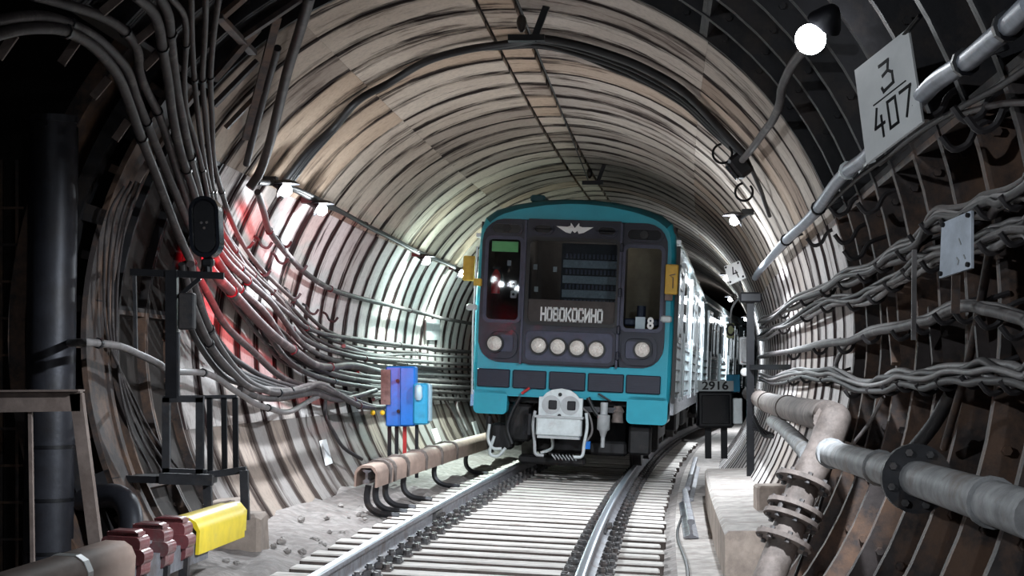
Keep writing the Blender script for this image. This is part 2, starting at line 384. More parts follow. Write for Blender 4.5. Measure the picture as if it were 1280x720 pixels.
PIECES = [('wall_right', -50, 18, 'whitewash'), ('ceiling', 18, 52, 'right_wash'), ('ceiling', 52, 86.3, 'right_wash'), ('ceiling', 86.3, 93.7, 'ceiling_wash'), ('ceiling', 93.7, 120, 'ceiling_wash'), ('ceiling', 120, 147.6, 'ceiling_wash'), ('wall_left', 147.6, 196, 'whitewash'), ('wall_left', 196, 232, 'wall_dust')]
PM = [panel_mesh('lining_panel', a0, a1, mm) for (_, a0, a1, mm) in PIECES]
NR = 46
for i in range(NR):
    s = S0 + PITCH * (i + .5) + .01; M = frame_s(s)
    for j, (par, a0, a1, mm) in enumerate(PIECES):
        if par == 'wall_right' and s > 36: continue
        if par == 'wall_left' and i < 2: continue
        o = bpy.data.objects.new('lining_panel' if a1 - a0 > 10 else 'key_panel', PM[j]); COL.objects.link(o); o.parent = ROOT[par]; o.matrix_world = M
rest = []
for (par, a0, a1, mm), me in zip(PIECES, PM):           # rings far down the curve, too small to pick apart
    m = MB()
    for i in range(NR, NR + 40):
        M = np.array(frame_s(S0 + PITCH * (i + .5))); V = [(M @ np.array((*v.co, 1)))[:3] for v in me.vertices]
        m.add(V, [tuple(p.vertices) for p in me.polygons])
    rest.append((par, m))
for par in ('ceiling', 'wall_left'):
    mm = MB()
    for p, m in rest:
        if p == par: mm.add(m.v, m.f)
    o = mm.build('far_lining', 'concrete_side', ROOT[par]); o['kind'] = 'stuff'

# near section: open cast iron segments with deep flanges
def iron_mesh(a0, a1):
    m = MB(); na = max(2, int((a1 - a0) / 4))
    def strip(s0, s1, r0, r1):
        pr = [(s0, r0), (s0, r1), (s1, r1), (s1, r0)]; V = []
        for k in range(na + 1):
            a = math.radians(a0 + (a1 - a0) * k / na)
            for s, r in pr: V.append((r * math.cos(a), s, ZC + r * math.sin(a)))
        Fs = [(k * 4 + i, k * 4 + (i + 1) % 4, k * 4 + 4 + (i + 1) % 4, k * 4 + 4 + i) for k in range(na) for i in range(4)] + [(0, 1, 2, 3), (na * 4 + 3, na * 4 + 2, na * 4 + 1, na * 4)]
        m.add(V, Fs)
    strip(-.37, .37, 2.95, 2.90); strip(-.372, -.335, 2.93, 2.72); strip(.335, .372, 2.93, 2.72); strip(-.02, .02, 2.93, 2.83)
    for a in (a0 + .35, a1 - .35):
        c, sn = math.cos(math.radians(a)), math.sin(math.radians(a)); t = A(-sn, 0, c) * .016; e = A(c, 0, sn); z = A(0, 0, ZC)
        m.hexa([z + e * 2.92 - t + A(0, -.35, 0), z + e * 2.92 + t + A(0, -.35, 0), z + e * 2.92 + t + A(0, .35, 0), z + e * 2.92 - t + A(0, .35, 0), z + e * 2.73 - t + A(0, -.35, 0), z + e * 2.73 + t + A(0, -.35, 0), z + e * 2.73 + t + A(0, .35, 0), z + e * 2.73 - t + A(0, .35, 0)])
    for a in np.arange(a0 + 4, a1 - 2, 7.):                   # flange bolts
        c, sn = math.cos(math.radians(a)), math.sin(math.radians(a)); e = A(c, 0, sn) * 2.80 + A(0, 0, ZC)
        for sgn in (-1, 1): m.tube([e + A(0, sgn * .30, 0), e + A(0, sgn * .34, 0)], .022, 6)
    return m
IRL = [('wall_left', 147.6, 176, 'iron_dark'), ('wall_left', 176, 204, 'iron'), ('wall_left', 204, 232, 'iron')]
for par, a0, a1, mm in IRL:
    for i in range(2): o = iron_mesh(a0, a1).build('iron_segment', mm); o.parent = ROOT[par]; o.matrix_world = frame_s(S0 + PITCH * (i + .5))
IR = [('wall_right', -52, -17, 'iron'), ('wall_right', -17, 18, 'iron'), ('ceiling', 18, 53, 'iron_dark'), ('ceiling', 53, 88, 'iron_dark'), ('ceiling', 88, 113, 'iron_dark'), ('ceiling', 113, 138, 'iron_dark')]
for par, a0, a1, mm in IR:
    first = None
    for i in range(17):
        s = S0 - PITCH * (i + .5)
        if first is None: o = iron_mesh(a0, a1).build('iron_segment', mm); first = o
        else: o = bpy.data.objects.new('iron_segment', first.data); COL.objects.link(o)
        o.parent = ROOT[par]; o.matrix_world = frame_s(s)

# floor: canted concrete bed, dusty shoulders, niche floor
ls = list(np.linspace(-2.45, -1.45, 11)) + list(np.linspace(-1.3, 1.3, 14)) + list(np.linspace(1.45, 2.6, 8))
def floor_z(s, l):
    bed = -.285 * math.cos(PHI) - l * math.sin(PHI)
    if l < -1.4: return -.155 + (-1.4 - l) * .16 + .035 * math.sin(s * 3.1 + l * 4) * math.sin(l * 7 + s * .9) + rng.uniform(-.014, .014)
    if l > 1.4: return -.295 + rng.uniform(-.006, .006)
    return bed + rng.uniform(-.006, .006)
ss = np.concatenate([np.arange(-6, 50, .25), np.arange(50, 135, 1.)]); m = MB()
m.add([U(s, l, floor_z(s, l)) for s in ss for l in ls], [(i * len(ls) + k, i * len(ls) + k + 1, (i + 1) * len(ls) + k + 1, (i + 1) * len(ls) + k) for i in range(len(ss) - 1) for k in range(len(ls) - 1)])
m.add([U(-6, -8, -.5), U(-6, -1.5, -.5), U(13.2, -1.5, -.5), U(13.2, -8, -.5)], [(0, 1, 2, 3)])
floor = m.build('floor', 'concrete'); floor.data.materials.append(MT['shoulder'])
for p in floor.data.polygons:
    if inv(p.center)[1] < 1.38: p.material_index = 1  # bed between sleepers gets the darker tone too, for shade in the gaps
tag(floor, 'pale dusty concrete track bed along the tunnel floor', 'floor', kind='structure')

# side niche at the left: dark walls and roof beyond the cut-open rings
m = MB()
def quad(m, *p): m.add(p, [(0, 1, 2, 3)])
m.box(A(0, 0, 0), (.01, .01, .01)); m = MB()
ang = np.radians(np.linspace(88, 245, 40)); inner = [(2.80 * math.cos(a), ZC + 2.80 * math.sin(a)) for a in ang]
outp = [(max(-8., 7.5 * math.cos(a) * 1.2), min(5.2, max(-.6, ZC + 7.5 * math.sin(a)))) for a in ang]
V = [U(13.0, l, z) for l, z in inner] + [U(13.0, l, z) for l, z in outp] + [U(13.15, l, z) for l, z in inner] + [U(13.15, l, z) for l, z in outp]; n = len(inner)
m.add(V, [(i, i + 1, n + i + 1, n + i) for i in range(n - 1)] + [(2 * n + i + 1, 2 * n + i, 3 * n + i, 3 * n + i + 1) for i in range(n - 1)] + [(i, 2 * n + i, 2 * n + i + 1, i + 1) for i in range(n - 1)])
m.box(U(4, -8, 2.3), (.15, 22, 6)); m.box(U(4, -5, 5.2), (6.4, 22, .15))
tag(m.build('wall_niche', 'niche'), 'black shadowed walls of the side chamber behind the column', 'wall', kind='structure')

# collar of steel plates round the cut opening, left side
coll = thing('opening_collar', 'dark curved steel collar plates edging the side opening', 'steel collar', frame_s(12.6))
def arc_plate(a0, a1, r0, r1, y0, y1, par, name, mm, step=3):
    na = max(2, int((a1 - a0) / step)); V = []; m = MB()
    for k in range(na + 1):
        a = math.radians(a0 + (a1 - a0) * k / na)
        for y, r in ((y0, r0), (y0, r1), (y1, r1), (y1, r0)): V.append((r * math.cos(a), y, ZC + r * math.sin(a)))
    m.add(V, [(k * 4 + i, k * 4 + (i + 1) % 4, k * 4 + 4 + (i + 1) % 4, k * 4 + 4 + i) for k in range(na) for i in range(4)] + [(0, 1, 2, 3), (na * 4 + 3, na * 4 + 2, na * 4 + 1, na * 4)])
    return m.build(name, mm, par)
for r0, r1, y0, y1, mm in ((2.74, 2.86, .12, .2, 'iron'), (2.92, 3.02, -.35, .2, 'iron_dark'), (3.10, 3.22, -.6, .2, 'iron'), (2.76, 2.80, -.3, .2, 'iron')):
    arc_plate(139, 226, r0, r1, y0, y1, coll, 'collar_plate', mm)
for k, a in enumerate(np.arange(142, 224, 6.5)):
    arc_plate(a, a + (2.4 if k % 2 else 1.2), 2.76, 3.1, -.12 if k % 3 else -.3, .2, coll, 'stiffener', 'iron_dark' if k % 2 else 'iron', step=1)

# ================================================================== TRACK
SL = .515; trk = thing('railway_track', 'curving railway track of two steel rails on pale dusty sleepers', 'track', frame_s(0))
def arcs(a, b, d=.5): n = max(2, int((b - a) / d)); return [a + (b - a) * i / n for i in range(n + 1)]
RP = [(-.075, -.18), (.075, -.18), (.075, -.168), (.022, -.15), (.010, -.13), (.010, -.052), (.036, -.038), (.036, -.010), (.028, -.001), (.012, .0015), (-.012, .0015), (-.028, -.001), (-.036, -.010), (-.036, -.038), (-.010, -.052), (-.010, -.13), (-.022, -.15), (-.075, -.168)]
bpy.context.view_layer.update()
for c in (-.795, .795):
    m = MB(); m.sweep([(l + c, h) for l, h in RP], arcs(-4, 70, .5), T); o = m.build('rail', 'rail_steel', smooth=True); keep(o, trk)
    o.data.materials.append(MT['rail_side'])
    n = len(RP)
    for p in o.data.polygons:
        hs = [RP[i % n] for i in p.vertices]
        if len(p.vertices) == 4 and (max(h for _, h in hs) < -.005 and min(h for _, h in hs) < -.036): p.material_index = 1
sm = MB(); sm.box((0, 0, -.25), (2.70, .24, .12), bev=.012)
sl0 = sm.build('sleeper', 'sleeper'); sl0.data.materials.append(MT['sleeper_side_shade'])
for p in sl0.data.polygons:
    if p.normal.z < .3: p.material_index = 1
fm = MB(); fm.box((0, 0, -.185), (.38, .17, .02))
for sg in (-1, 1):
    fm.box((sg * .10, 0, -.155), (.07, .10, .05), bev=.01); fm.cyl((sg * .105, 0, -.13), (sg * .105, 0, -.085), .022, 6); fm.cyl((sg * .105, 0, -.115), (sg * .105, 0, -.10), .034, 6)
    for yy in (-.055, .055): fm.cyl((sg * .16, yy, -.175), (sg * .16, yy, -.135), .024, 6); fm.cyl((sg * .16, yy, -.175), (sg * .16, yy, -.165), .036, 8)
fa0 = fm.build('rail_fastener', 'fastener')
N_S = 62
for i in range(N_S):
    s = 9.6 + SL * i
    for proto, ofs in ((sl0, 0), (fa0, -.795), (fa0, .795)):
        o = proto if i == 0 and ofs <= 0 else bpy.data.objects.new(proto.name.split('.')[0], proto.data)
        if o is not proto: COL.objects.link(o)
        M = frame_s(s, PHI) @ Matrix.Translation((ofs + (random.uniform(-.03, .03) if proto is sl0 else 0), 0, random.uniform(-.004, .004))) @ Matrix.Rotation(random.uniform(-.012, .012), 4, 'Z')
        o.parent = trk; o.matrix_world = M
for c, s in ((-.795, 16.3), (.795, 16.1)):
    for sg in (-1, 1):
        m = MB(); m.sweep([(c + sg * .012, -.135), (c + sg * .04, -.145), (c + sg * .04, -.05), (c + sg * .012, -.058)], arcs(s, s + .5, .25), T)
        for k in range(4):
            q = T(s + .06 + .125 * k, c + sg * .04, -.095); m.cyl(q, q + A(sg * .035, 0, 0), .02, 6)
        keep(m.build('fishplate', 'fastener'), trk)

# third rail, far part with pink-brown cover, and near part with yellow end
def sub(o, par): return keep(o, par)
TL = -1.55
CP = [(-.115, .10), (-.115, .24), (-.09, .29), (-.05, .315), (.05, .315), (.09, .29), (.115, .24), (.115, .10), (.095, .10), (.095, .235), (.05, .29), (-.05, .29), (-.095, .235), (-.095, .10)]
RB = [(-.035, .13), (.035, .13), (.035, .16), (.012, .175), (.012, .235), (.04, .25), (.04, .265), (-.04, .265), (-.04, .25), (-.012, .235), (-.012, .175), (-.035, .16)]
def third_rail(label, s0, s1, joints, brackets, boots):
    t = thing('contact_rail', label, 'rail', frame_s((s0 + s1) / 2)); bpy.context.view_layer.update()
    m = MB(); m.sweep([(TL + l, h) for l, h in RB], arcs(s0 + .05, s1), T); sub(m.build('conductor_bar', 'rail_side'), t)
    e = [s0] + joints + [s1]
    for a, b in zip(e, e[1:]):
        m = MB(); k = random.uniform(.97, 1.0); m.sweep([(TL + l * k, .1 + (h - .1) * k) for l, h in CP], arcs(a + .006, b - .006, .4), T); sub(m.build('cover', 'cover_pink', smooth=True), t)
    for q in boots:
        m = MB(); m.sweep([(TL + l * 1.14, .08 + (h - .08) * 1.08) for l, h in CP], [q - .05, q - .02, q + .02, q + .05], T); sub(m.build('cover_band', 'maroon' if label.startswith('near') else 'pipe_brown'), t)
    for q in brackets:
        m = MB(); P = [T(q, TL - .02, .10), T(q, TL - .03, -.02), T(q, TL + .0, -.11), T(q, TL + .10, -.17), T(q, TL + .30, -.185)]
        pts = P; V = []
        m.tube(pts, .035, 6, smooth=4); sub(m.build('support_bracket', 'steel_frame', smooth=True), t)
    return t
third_rail('pinkish covered contact rail running on beside the blue boxes', 17.0, 30.0, [18.1, 18.9, 20.3, 21.6, 23.0, 25, 27.5], [17.3, 17.8, 18.4, 19.6, 22.0, 25], [17.75, 18.05, 18.95, 20.3, 21.6, 23.0])

def boot(t, s, name='insulator_boot'):
    m = MB()
    for (w2, h0, h1, a, b) in ((.115, .11, .21, -.09, .09), (.135, .18, .26, -.11, .06), (.105, .24, .325, -.10, .09), (.085, .315, .355, -.07, .06)):
        prof = rrect(TL - w2, h0, TL + w2, h1, .03, 3); m.sweep([(l, h) for l, h in prof], [s + a, s + a + .02, s + b - .02, s + b], T)
    sub(m.build(name, 'maroon', smooth=True), t)
    m = MB(); m.bar(T(s, TL + .09, -.12), T(s, TL + .09, .12), .05, .06, (0, 1, 0)); m.bar(T(s, TL + .09, -.10), T(s, TL - .25, -.13), .05, .05); sub(m.build('support_bracket', 'steel_frame'), t)
nr = thing('contact_rail', 'near contact rail with yellow end cover and maroon insulator boots', 'rail', frame_s(9)); bpy.context.view_layer.update()
m = MB(); m.sweep([(TL + l, h) for l, h in CP], arcs(5.5, 9.05, .3), T); sub(m.build('cover', 'cover_pink', smooth=True), nr)
m = MB(); m.sweep([(TL + l * 1.03, .095 + (h - .095) * 1.02) for l, h in CP], [8.25, 8.33], T); sub(m.build('white_tape', 'sign_white'), nr)
m = MB(); m.sweep([(TL + l * .9, h) for l, h in ((-.1, .06), (.1, .06), (.1, .2), (-.1, .2))], arcs(9.1, 10.7, .3), T); m.sweep([(TL + l, h) for l, h in RB], arcs(5.4, 11.4, .4), T); sub(m.build('conductor_bar', 'rail_side'), nr)
for s in (9.25, 9.72, 10.15): boot(nr, s)
m = MB(); m.sweep([(TL + l * 1.02, h + .015) for l, h in CP], [10.36, 10.8, 11.2, 11.55], T)
m.sweep([(TL + l * .8, h * .85 + .02) for l, h in ((-.1, .14), (.1, .14), (.1, .3), (.04, .36), (-.04, .36), (-.1, .3))], [11.5, 11.75], T); sub(m.build('yellow_end_cover', 'yellow', smooth=True), nr)
nr.children[-1]['label'] = 'bright yellow end cover'
m = MB(); m.tube([T(7.0, TL - .14, .26), T(7.0, TL, .40), T(7.0, TL + .14, .26)], .03, 8, smooth=5); m.box(T(7.0, TL + .1, .28), (.16, .16, .16), bev=.02); sub(m.build('clamp', 'black_metal', smooth=True), nr)

# ================================================================== TRAIN
a0_ = T(D, 0, 0); tu = T(D + 18.8, 0, 0) - a0_; tu /= np.linalg.norm(tu); la0 = A(tu[1], -tu[0], 0)
def car_frame(s0, L=18.8, off=0.):
    a = T(s0, 0, 0); b = T(s0 + L, 0, 0); u = b - a; u /= np.linalg.norm(u); l0 = A(u[1], -u[0], 0)
    la = l0 * math.cos(PHI) - A(0, 0, 1) * math.sin(PHI); uu = np.cross(la, u)
    return Matrix(((la[0], u[0], uu[0], a[0]), (la[1], u[1], uu[1], a[1]), (la[2], u[2], uu[2], a[2]), (0, 0, 0, 1)))
CF = car_frame(D)
def TF(px, py, t=0.):
    M = np.array(CF); o = M[:3, 3] + M[:3, 1] * t; v = ray(px, py); k = (o - CAM).dot(M[:3, 1]) / v.dot(M[:3, 1]); q = CAM + v * k - o
    return float(q.dot(M[:3, 0])), float(q.dot(M[:3, 2]))
HALF = [(1.325, .95), (1.35, 1.3), (1.36, 2.2), (1.345, 2.9), (1.325, 3.2), (1.27, 3.36), (1.12, 3.47), (.85, 3.555), (.5, 3.62), (.2, 3.645)]
X0 = -.03
SEC = [(x, z) for x, z in HALF] + [(-x, z) for x, z in reversed(HALF)]
def section(ins, zlo=None):
    c = (0, 2.1); out = []
    for x, z in SEC:
        out.append((x - math.copysign(min(ins, abs(x)), x) + X0, (z - ins * (1 if z > 3.2 else 0)) if z > 1 else z))
    return out
def loft(m, secs, caps=(False, True)):
    n = len(secs[0][1]); V = [(x, t, z) for t, P in secs for x, z in P]
    Fs = [(i * n + k, i * n + (k + 1) % n, (i + 1) * n + (k + 1) % n, (i + 1) * n + k) for i in range(len(secs) - 1) for k in range(n)]
    if caps[0]: Fs.append(tuple(range(n)))
    if caps[1]: Fs.append(tuple(range(len(secs) * n - 1, (len(secs) - 1) * n - 1, -1)))
    m.add(V, Fs)
LC = 18.6
def side_details(t, head):
    rows = []
    for sd in (1, -1):
        xs = sd * 1.362 + X0
        doors = (2.9, 7.3, 11.7, 16.1) if head else (1.9, 6.4, 10.9, 15.4)
        if sd < 0 and not head: continue
        for dc in doors:
            for k in (-1, 1):
                m = MB(); c = dc + k * .315; m.box((xs, c, 1.94), (.05, .60, 1.9), bev=.015); d = m.build('door_leaf', 'side_paint', t)
                m = MB(); m.box((xs + sd * .012, c, 2.35), (.045, .36, .78), bev=.015); m.build('door_window', 'window_dark', d)
            m = MB(); 
            for k in (-1, 1): m.box((xs, dc + k * .66, 1.94), (.07, .06, 1.98))
            m.box((xs, dc, 2.94), (.07, 1.38, .07)); m.build('door_frame', 'side_frame', t)
        wins = [d + 2.2 + e for d in doors for e in (-.78, .78)]
        if head: wins = [1.45] + wins
        for wc in wins:
            if wc > LC - .5: continue
            m = MB(); m.ringplate([(y, z) for y, z in rrect(wc - .70, 1.78, wc + .70, 2.86, .1)], [(y, z) for y, z in rrect(wc - .62, 1.86, wc + .62, 2.78, .08)], -.02, .02)
            m.v = [(xs + sd * v[1], v[0], v[2]) for v in m.v]; fr = m.build('window_frame', 'side_frame', t)
            m = MB(); m.box((xs - sd * .004, wc, 2.32), (.016, 1.28, .96)); m.build('pane', 'window_dark', fr)
            m = MB(); m.box((xs + sd * .01, wc, 2.55), (.02, 1.24, .025)); m.build('window_bar', 'side_frame', fr)
        for h in (1.08, 1.24, 1.40, 1.56, 1.72):
            m = MB(); m.box((xs, LC / 2, h), (.03, LC - .5, .022)); m.build('side_rib', 'rubber', t)
        m = MB(); m.box((xs, LC / 2, 3.12), (.06, LC - .2, .05)); m.build('gutter', 'side_frame', t)
        m = MB(); m.box((xs - sd * .01, LC / 2, .90), (.05, LC - .3, .22)); m.build('sill_apron', 'chrome', t)
def bogie(t, y, name='bogie'):
    m = MB()
    for sd in (-1, 1): m.box((sd * 1.02, y, .48), (.12, 2.6, .22), bev=.03); m.box((sd * 1.02, y, .70), (.22, .7, .3), bev=.03)
    m.box((0, y, .55), (2.0, .5, .3)); b = m.build(name, 'underframe', t)
    for yy in (-1.05, 1.05):
        for sd in (-1, 1):
            m = MB(); m.cyl((sd * .72, y + yy, .40), (sd * .86, y + yy, .40), .395, 28); m.cyl((sd * .70, y + yy, .40), (sd * .735, y + yy, .40), .425, 28); m.cyl((sd * .86, y + yy, .40), (sd * 1.06, y + yy, .40), .12, 14)
            m.build('wheel', 'wheel_steel', b, smooth=True)
        m = MB(); m.cyl((-.72, y + yy, .40), (.72, y + yy, .40), .08, 12); m.build('axle', 'underframe', b)
    return b
def underfloor(t):
    m = MB(); m.box((X0, LC / 2, .93), (2.5, LC - .4, .12)); m.build('underframe', 'underframe', t)
    for y, l, x in ((5.6, 1.3, .85), (7.4, 1.6, .8), (9.3, 1.5, .85), (11.2, 1.2, .8), (6.2, 1.5, -.85), (9.0, 2.2, -.8), (11.5, 1.0, -.85)):
        m = MB(); m.box((x, y, .66), (.75, l, .48), bev=.03); m.build('equipment_box', 'underframe', t)
train = thing('metro_train_car', 'teal-fronted metro train head car with black window mask and headlights', 'train', CF)
# body shell
m = MB(); loft(m, [(.0, section(.075)), (.015, section(.04)), (.05, section(.012)), (.11, section(0)), (2.2, section(0)), (LC, section(0))], (False, True))
body = m.build('body_shell', 'side_paint', train, smooth=True)
for nm in ('teal', 'teal_roof_shade'): body.data.materials.append(MT[nm])
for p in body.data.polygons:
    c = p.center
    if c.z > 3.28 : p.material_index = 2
    elif c.y < 1.2 and len(p.vertices) == 4 and max(body.data.vertices[i].co.y for i in p.vertices) <= .12: p.material_index = 1
# face: teal plate round the mask
NP = 96; cen = (X0, 2.35)
mask_out = rrect(-1.285 + X0, 1.40, 1.225 + X0, 3.345, .30, 8)
mask_out = [(x, z) for x, z in mask_out]
outer = polar(section(.075), cen, NP)
m = MB(); m.ringplate(polar(section(.07), cen, NP), polar(mask_out, cen, NP), -.002, .05); m.build('front_plate', 'teal', train)
# mask bands
DX0, DX1 = -.725, .57
def band(name, x0, x1, z0, z1, win, y0=-.02, y1=.05, mm='navy', corner=None):
    """plate x0..x1 z0..z1 with a window hole"""
    c = ((win[0] + win[2]) / 2, (win[1] + win[3]) / 2)
    out = corner or [(x0, z0), (x1, z0), (x1, z1), (x0, z1)]
    m = MB(); m.ringplate(polar(out, c, 64), polar(rrect(*win, .07, 5), c, 64), y0, y1); return m.build(name, mm, train)
def clipped(x0, x1):   # mask outline restricted to x range
    P = [(min(max(x, x0), x1), z) for x, z in mask_out]; out = []
    for p in P:
        if not out or (abs(p[0] - out[-1][0]) + abs(p[1] - out[-1][1])) > 1e-5: out.append(p)
    return out
lw = (-1.235, 1.965, -.775, 3.075); rw = (.625, 1.915, 1.13, 3.02); cw = (-.665, 1.955, .535, 3.075)
bl = band('mask_panel', 0, 0, 0, 0, lw, corner=clipped(-2, DX0)); br = band('mask_panel', 0, 0, 0, 0, rw, corner=clipped(DX1, 2))
door = band('front_door', DX0, DX1, 1.385, 3.355, cw, y0=-.045, y1=.05)
door['label'] = 'dark emergency door with wide window and four headlights'
for par, wn in ((bl, lw), (br, rw), (door, cw)):
    y = -.045 if par is door else -.02
    m = MB(); x0, z0, x1, z1 = wn; m.ringplate(rrect(x0 - .035, z0 - .035, x1 + .035, z1 + .035, .09, 6), rrect(x0 + .012, z0 + .012, x1 - .012, z1 - .012, .06, 6), y - .018, y + .02); m.build('window_seal', 'navy_light' if par is not door else 'rubber', par)
    m = MB(); m.prism(rrect(x0, z0, x1, z1, .07, 5), .0, .012); m.build('windscreen_pane', 'pane_glass', par)
# top recesses
def oval(par, x0, z0, x1, z1, y, r=.09, lamp=None):
    m = MB(); m.ringplate(rrect(x0, z0, x1, z1, r, 6), rrect(x0 + .03, z0 + .03, x1 - .03, z1 - .03, r * .75, 6), y - .03, y + .01); f = m.build('lamp_surround', 'navy', par)
    m = MB(); m.prism(rrect(x0 + .02, z0 + .02, x1 - .02, z1 - .02, r * .8, 6), y - .008, y + .005); m.build('lamp_lens', 'black_gloss', f)
    if lamp: m = MB(); m.cyl((lamp, y - .03, (z0 + z1) / 2), (lamp, y, (z0 + z1) / 2), .055, 18); m.cyl((lamp, y - .04, (z0 + z1) / 2), (lamp, y - .03, (z0 + z1) / 2), .035, 18); m.build('marker_lamp', 'rubber', f)
oval(bl, -1.215, 3.12, -.765, 3.30, -.022, lamp=-.99); oval(br, .62, 3.09, 1.13, 3.285, -.022, lamp=.87); oval(door, -.64, 3.14, -.34, 3.30, -.047)
oval(door, .22, 3.14, .52, 3.30, -.047)
# door rails and hinges
for x in (DX0, DX1):
    m = MB(); m.box((x, -.055, 2.36), (.03, .03, 1.95)); m.build('door_edge', 'navy_light', door)
for z in (3.0, 2.4, 1.9, 1.55):
    m = MB(); m.box((DX1 + .012, -.07, z), (.045, .05, .12), bev=.01); m.build('hinge', 'navy', door)
# headlights
def headlight(par, x, z, y):
    m = MB(); m.tube([(x, y + .01, z), (x, y - .035, z)], .125, 28); f = m.build('headlight_rim', 'rubber', par, smooth=True)
    m = MB(); m.tube([(x, y - .02, z), (x, y - .040, z), (x, y - .055, z), (x, y - .062, z)], [.098, .098, .07, .02], 28); m.build('headlight_lens', 'headlamp', f, smooth=True)
m = MB(); m.ringplate(rrect(DX0 + .02, 1.405, DX1 - .02, 1.885, .1, 6), rrect(DX0 + .06, 1.445, DX1 - .06, 1.845, .07, 6), -.075, -.04); m.build('headlight_frame', 'navy', door)
m = MB(); m.prism(rrect(DX0 + .05, 1.435, DX1 - .05, 1.855, .08, 6), -.058, -.04); hp = m.build('headlight_panel', 'navy_light', door)
for px, py in ((674, 432), (698, 433.5), (722, 435), (746, 437)): x, z = TF(px, py); headlight(hp, x, z, -.055)
for par, (x0, z0, x1, z1), hx, py in ((bl, (-1.20, 1.455, -.775, 1.865), -1.082, 428), (br, (.625, 1.435, 1.10, 1.845), .909, 439)):
    m = MB(); m.ringplate(rrect(x0, z0, x1, z1, .14, 6), rrect(x0 + .05, z0 + .05, x1 - .05, z1 - .05, .1, 6), -.06, -.01); f = m.build('headlight_frame', 'navy', par)
    m = MB(); m.prism(rrect(x0 + .06 + (.12 if hx < 0 else 0), z0 + .09, x1 - .06 - (.12 if hx > 0 else 0), z1 - .09, .03, 4), -.035, -.015); m.build('headlight_panel', 'navy_light', f)
    headlight(par, hx, 1.65, -.035)
# winged M emblem
lx, lz = TF(719, 287)
m = MB(); E_ = [(-.245, .06), (-.075, .035), (-.05, .085), (0, .02), (.05, .085), (.075, .035), (.245, .06), (.14, -.04), (.07, -.055), (.045, -.02), (.035, -.06), (0, -.035), (-.035, -.06), (-.045, -.02), (-.07, -.055), (-.14, -.04)]
def tri(m, *p): m.prism([(lx + x, lz + z) for x, z in p], -.062, -.044)
for sg in (-1, 1):
    def q(*p): tri(m, *[(sg * a, b) for a, b in p])
    q((.25, .035), (.10, .030), (.075, -.005), (.12, -.045)); q((.12, -.045), (.075, -.005), (.055, -.06)); q((.10, .030), (.055, .045), (.075, -.005))
    q((.055, .085), (.035, -.02), (.055, -.06), (.078, -.005), (.06, .04)); q((.055, .085), (.0, .015), (.0, -.05), (.035, -.02))
m.build('winged_emblem', 'sign_white', door)
# destination plate in the lower part of the door window
(x0, z1), (x1, z0) = TF(664, 375), TF(771, 408); x0, x1 = -.655, .53; z0, z1 = 1.965, 2.27
m = MB(); m.box(((x0 + x1) / 2, .03, (z0 + z1) / 2), (x1 - x0, .014, z1 - z0)); m.v = [(x, y - .043, z) for x, y, z in m.v]; dp = m.build('destination_plate', 'cab_wall', train)
bx, bz = TF(716, 393)
O_ = [((.12, .0), (.48, .0)), ((.6, .14), (.6, .86)), ((.48, 1), (.12, 1)), ((0, .86), (0, .14)), ((.0, .14), (.12, .0)), ((.48, 0), (.6, .14)), ((.6, .86), (.48, 1)), ((.12, 1), (0, .86))]
GL = {'Н': [((0, 0), (0, 1)), ((.6, 0), (.6, 1)), ((0, .5), (.6, .5))], 'О': O_, 'В': [((0, 0), (0, 1)), ((0, 0), (.42, 0)), ((.42, 0), (.56, .12)), ((.56, .12), (.56, .36)), ((.56, .36), (.44, .48)), ((0, .48), (.44, .48)), ((.44, .48), (.6, .62)), ((.6, .62), (.6, .86)), ((.6, .86), (.46, 1)), ((.46, 1), (0, 1))],
      'К': [((0, 0), (0, 1)), ((0, .5), (.2, .5)), ((.2, .5), (.6, 0)), ((.2, .5), (.6, 1))], 'С': [((.6, .26), (.6, .14)), ((.6, .14), (.48, 0)), ((.48, 0), (.12, 0)), ((.12, 0), (0, .14)), ((0, .14), (0, .86)), ((0, .86), (.12, 1)), ((.12, 1), (.48, 1)), ((.48, 1), (.6, .86)), ((.6, .86), (.6, .74))], 'И': [((0, 0), (0, 1)), ((.6, 0), (.6, 1)), ((0, 1), (.6, 0))]}
word = 'НОВОКОСИНО'; (wx0, wz0), (wx1, wz1) = TF(677, 386), TF(755, 401); lh = .155; adv = (wx1 - wx0) / len(word)
for k, ch in enumerate(word):
    m = MB(); q0 = wx0 + adv * k; zz_ = wz0 + (wz1 + lh - wz0) * k / 9 * .0
    strokes(m, GL[ch], lambda u, v, h, q0=q0, k=k: A(q0 + u * adv * 1.12, -.021 - h, (wz0 + .01) - v * lh), .004, .22); m.build('letter', 'paper', dp)
# cab interior: lining, rack, extinguisher, notice, switches
m = MB(); m.box((X0, 1.25, 2.3), (2.6, .04, 2.2)); m.box((X0, .65, 1.36), (2.6, 1.2, .04)); m.box((X0, .65, 3.32), (2.5, 1.2, .04))
for sd in (-1, 1): m.box((X0 + sd * 1.30, .65, 2.3), (.03, 1.2, 2.0))
m.box((-.71, .66, 2.3), (.03, 1.1, 2.0)); m.build('cab_lining', 'cab_wall', train)
(rx0, rz1), (rx1, rz0) = TF(701, 303), TF(770, 399)
m = MB(); m.box(((rx0 + rx1) / 2, .5, (rz0 + rz1) / 2), (rx1 - rx0 + .05, .1, rz1 - rz0 + .05)); rack = m.build('equipment_rack', 'rack_dark', train)
for py in (328, 348, 366): 
    _, zz = TF(735, py); m = MB(); m.box(((rx0 + rx1) / 2, .44, zz), (rx1 - rx0, .03, .105)); m.build('rack_shelf', 'rack_band', rack)
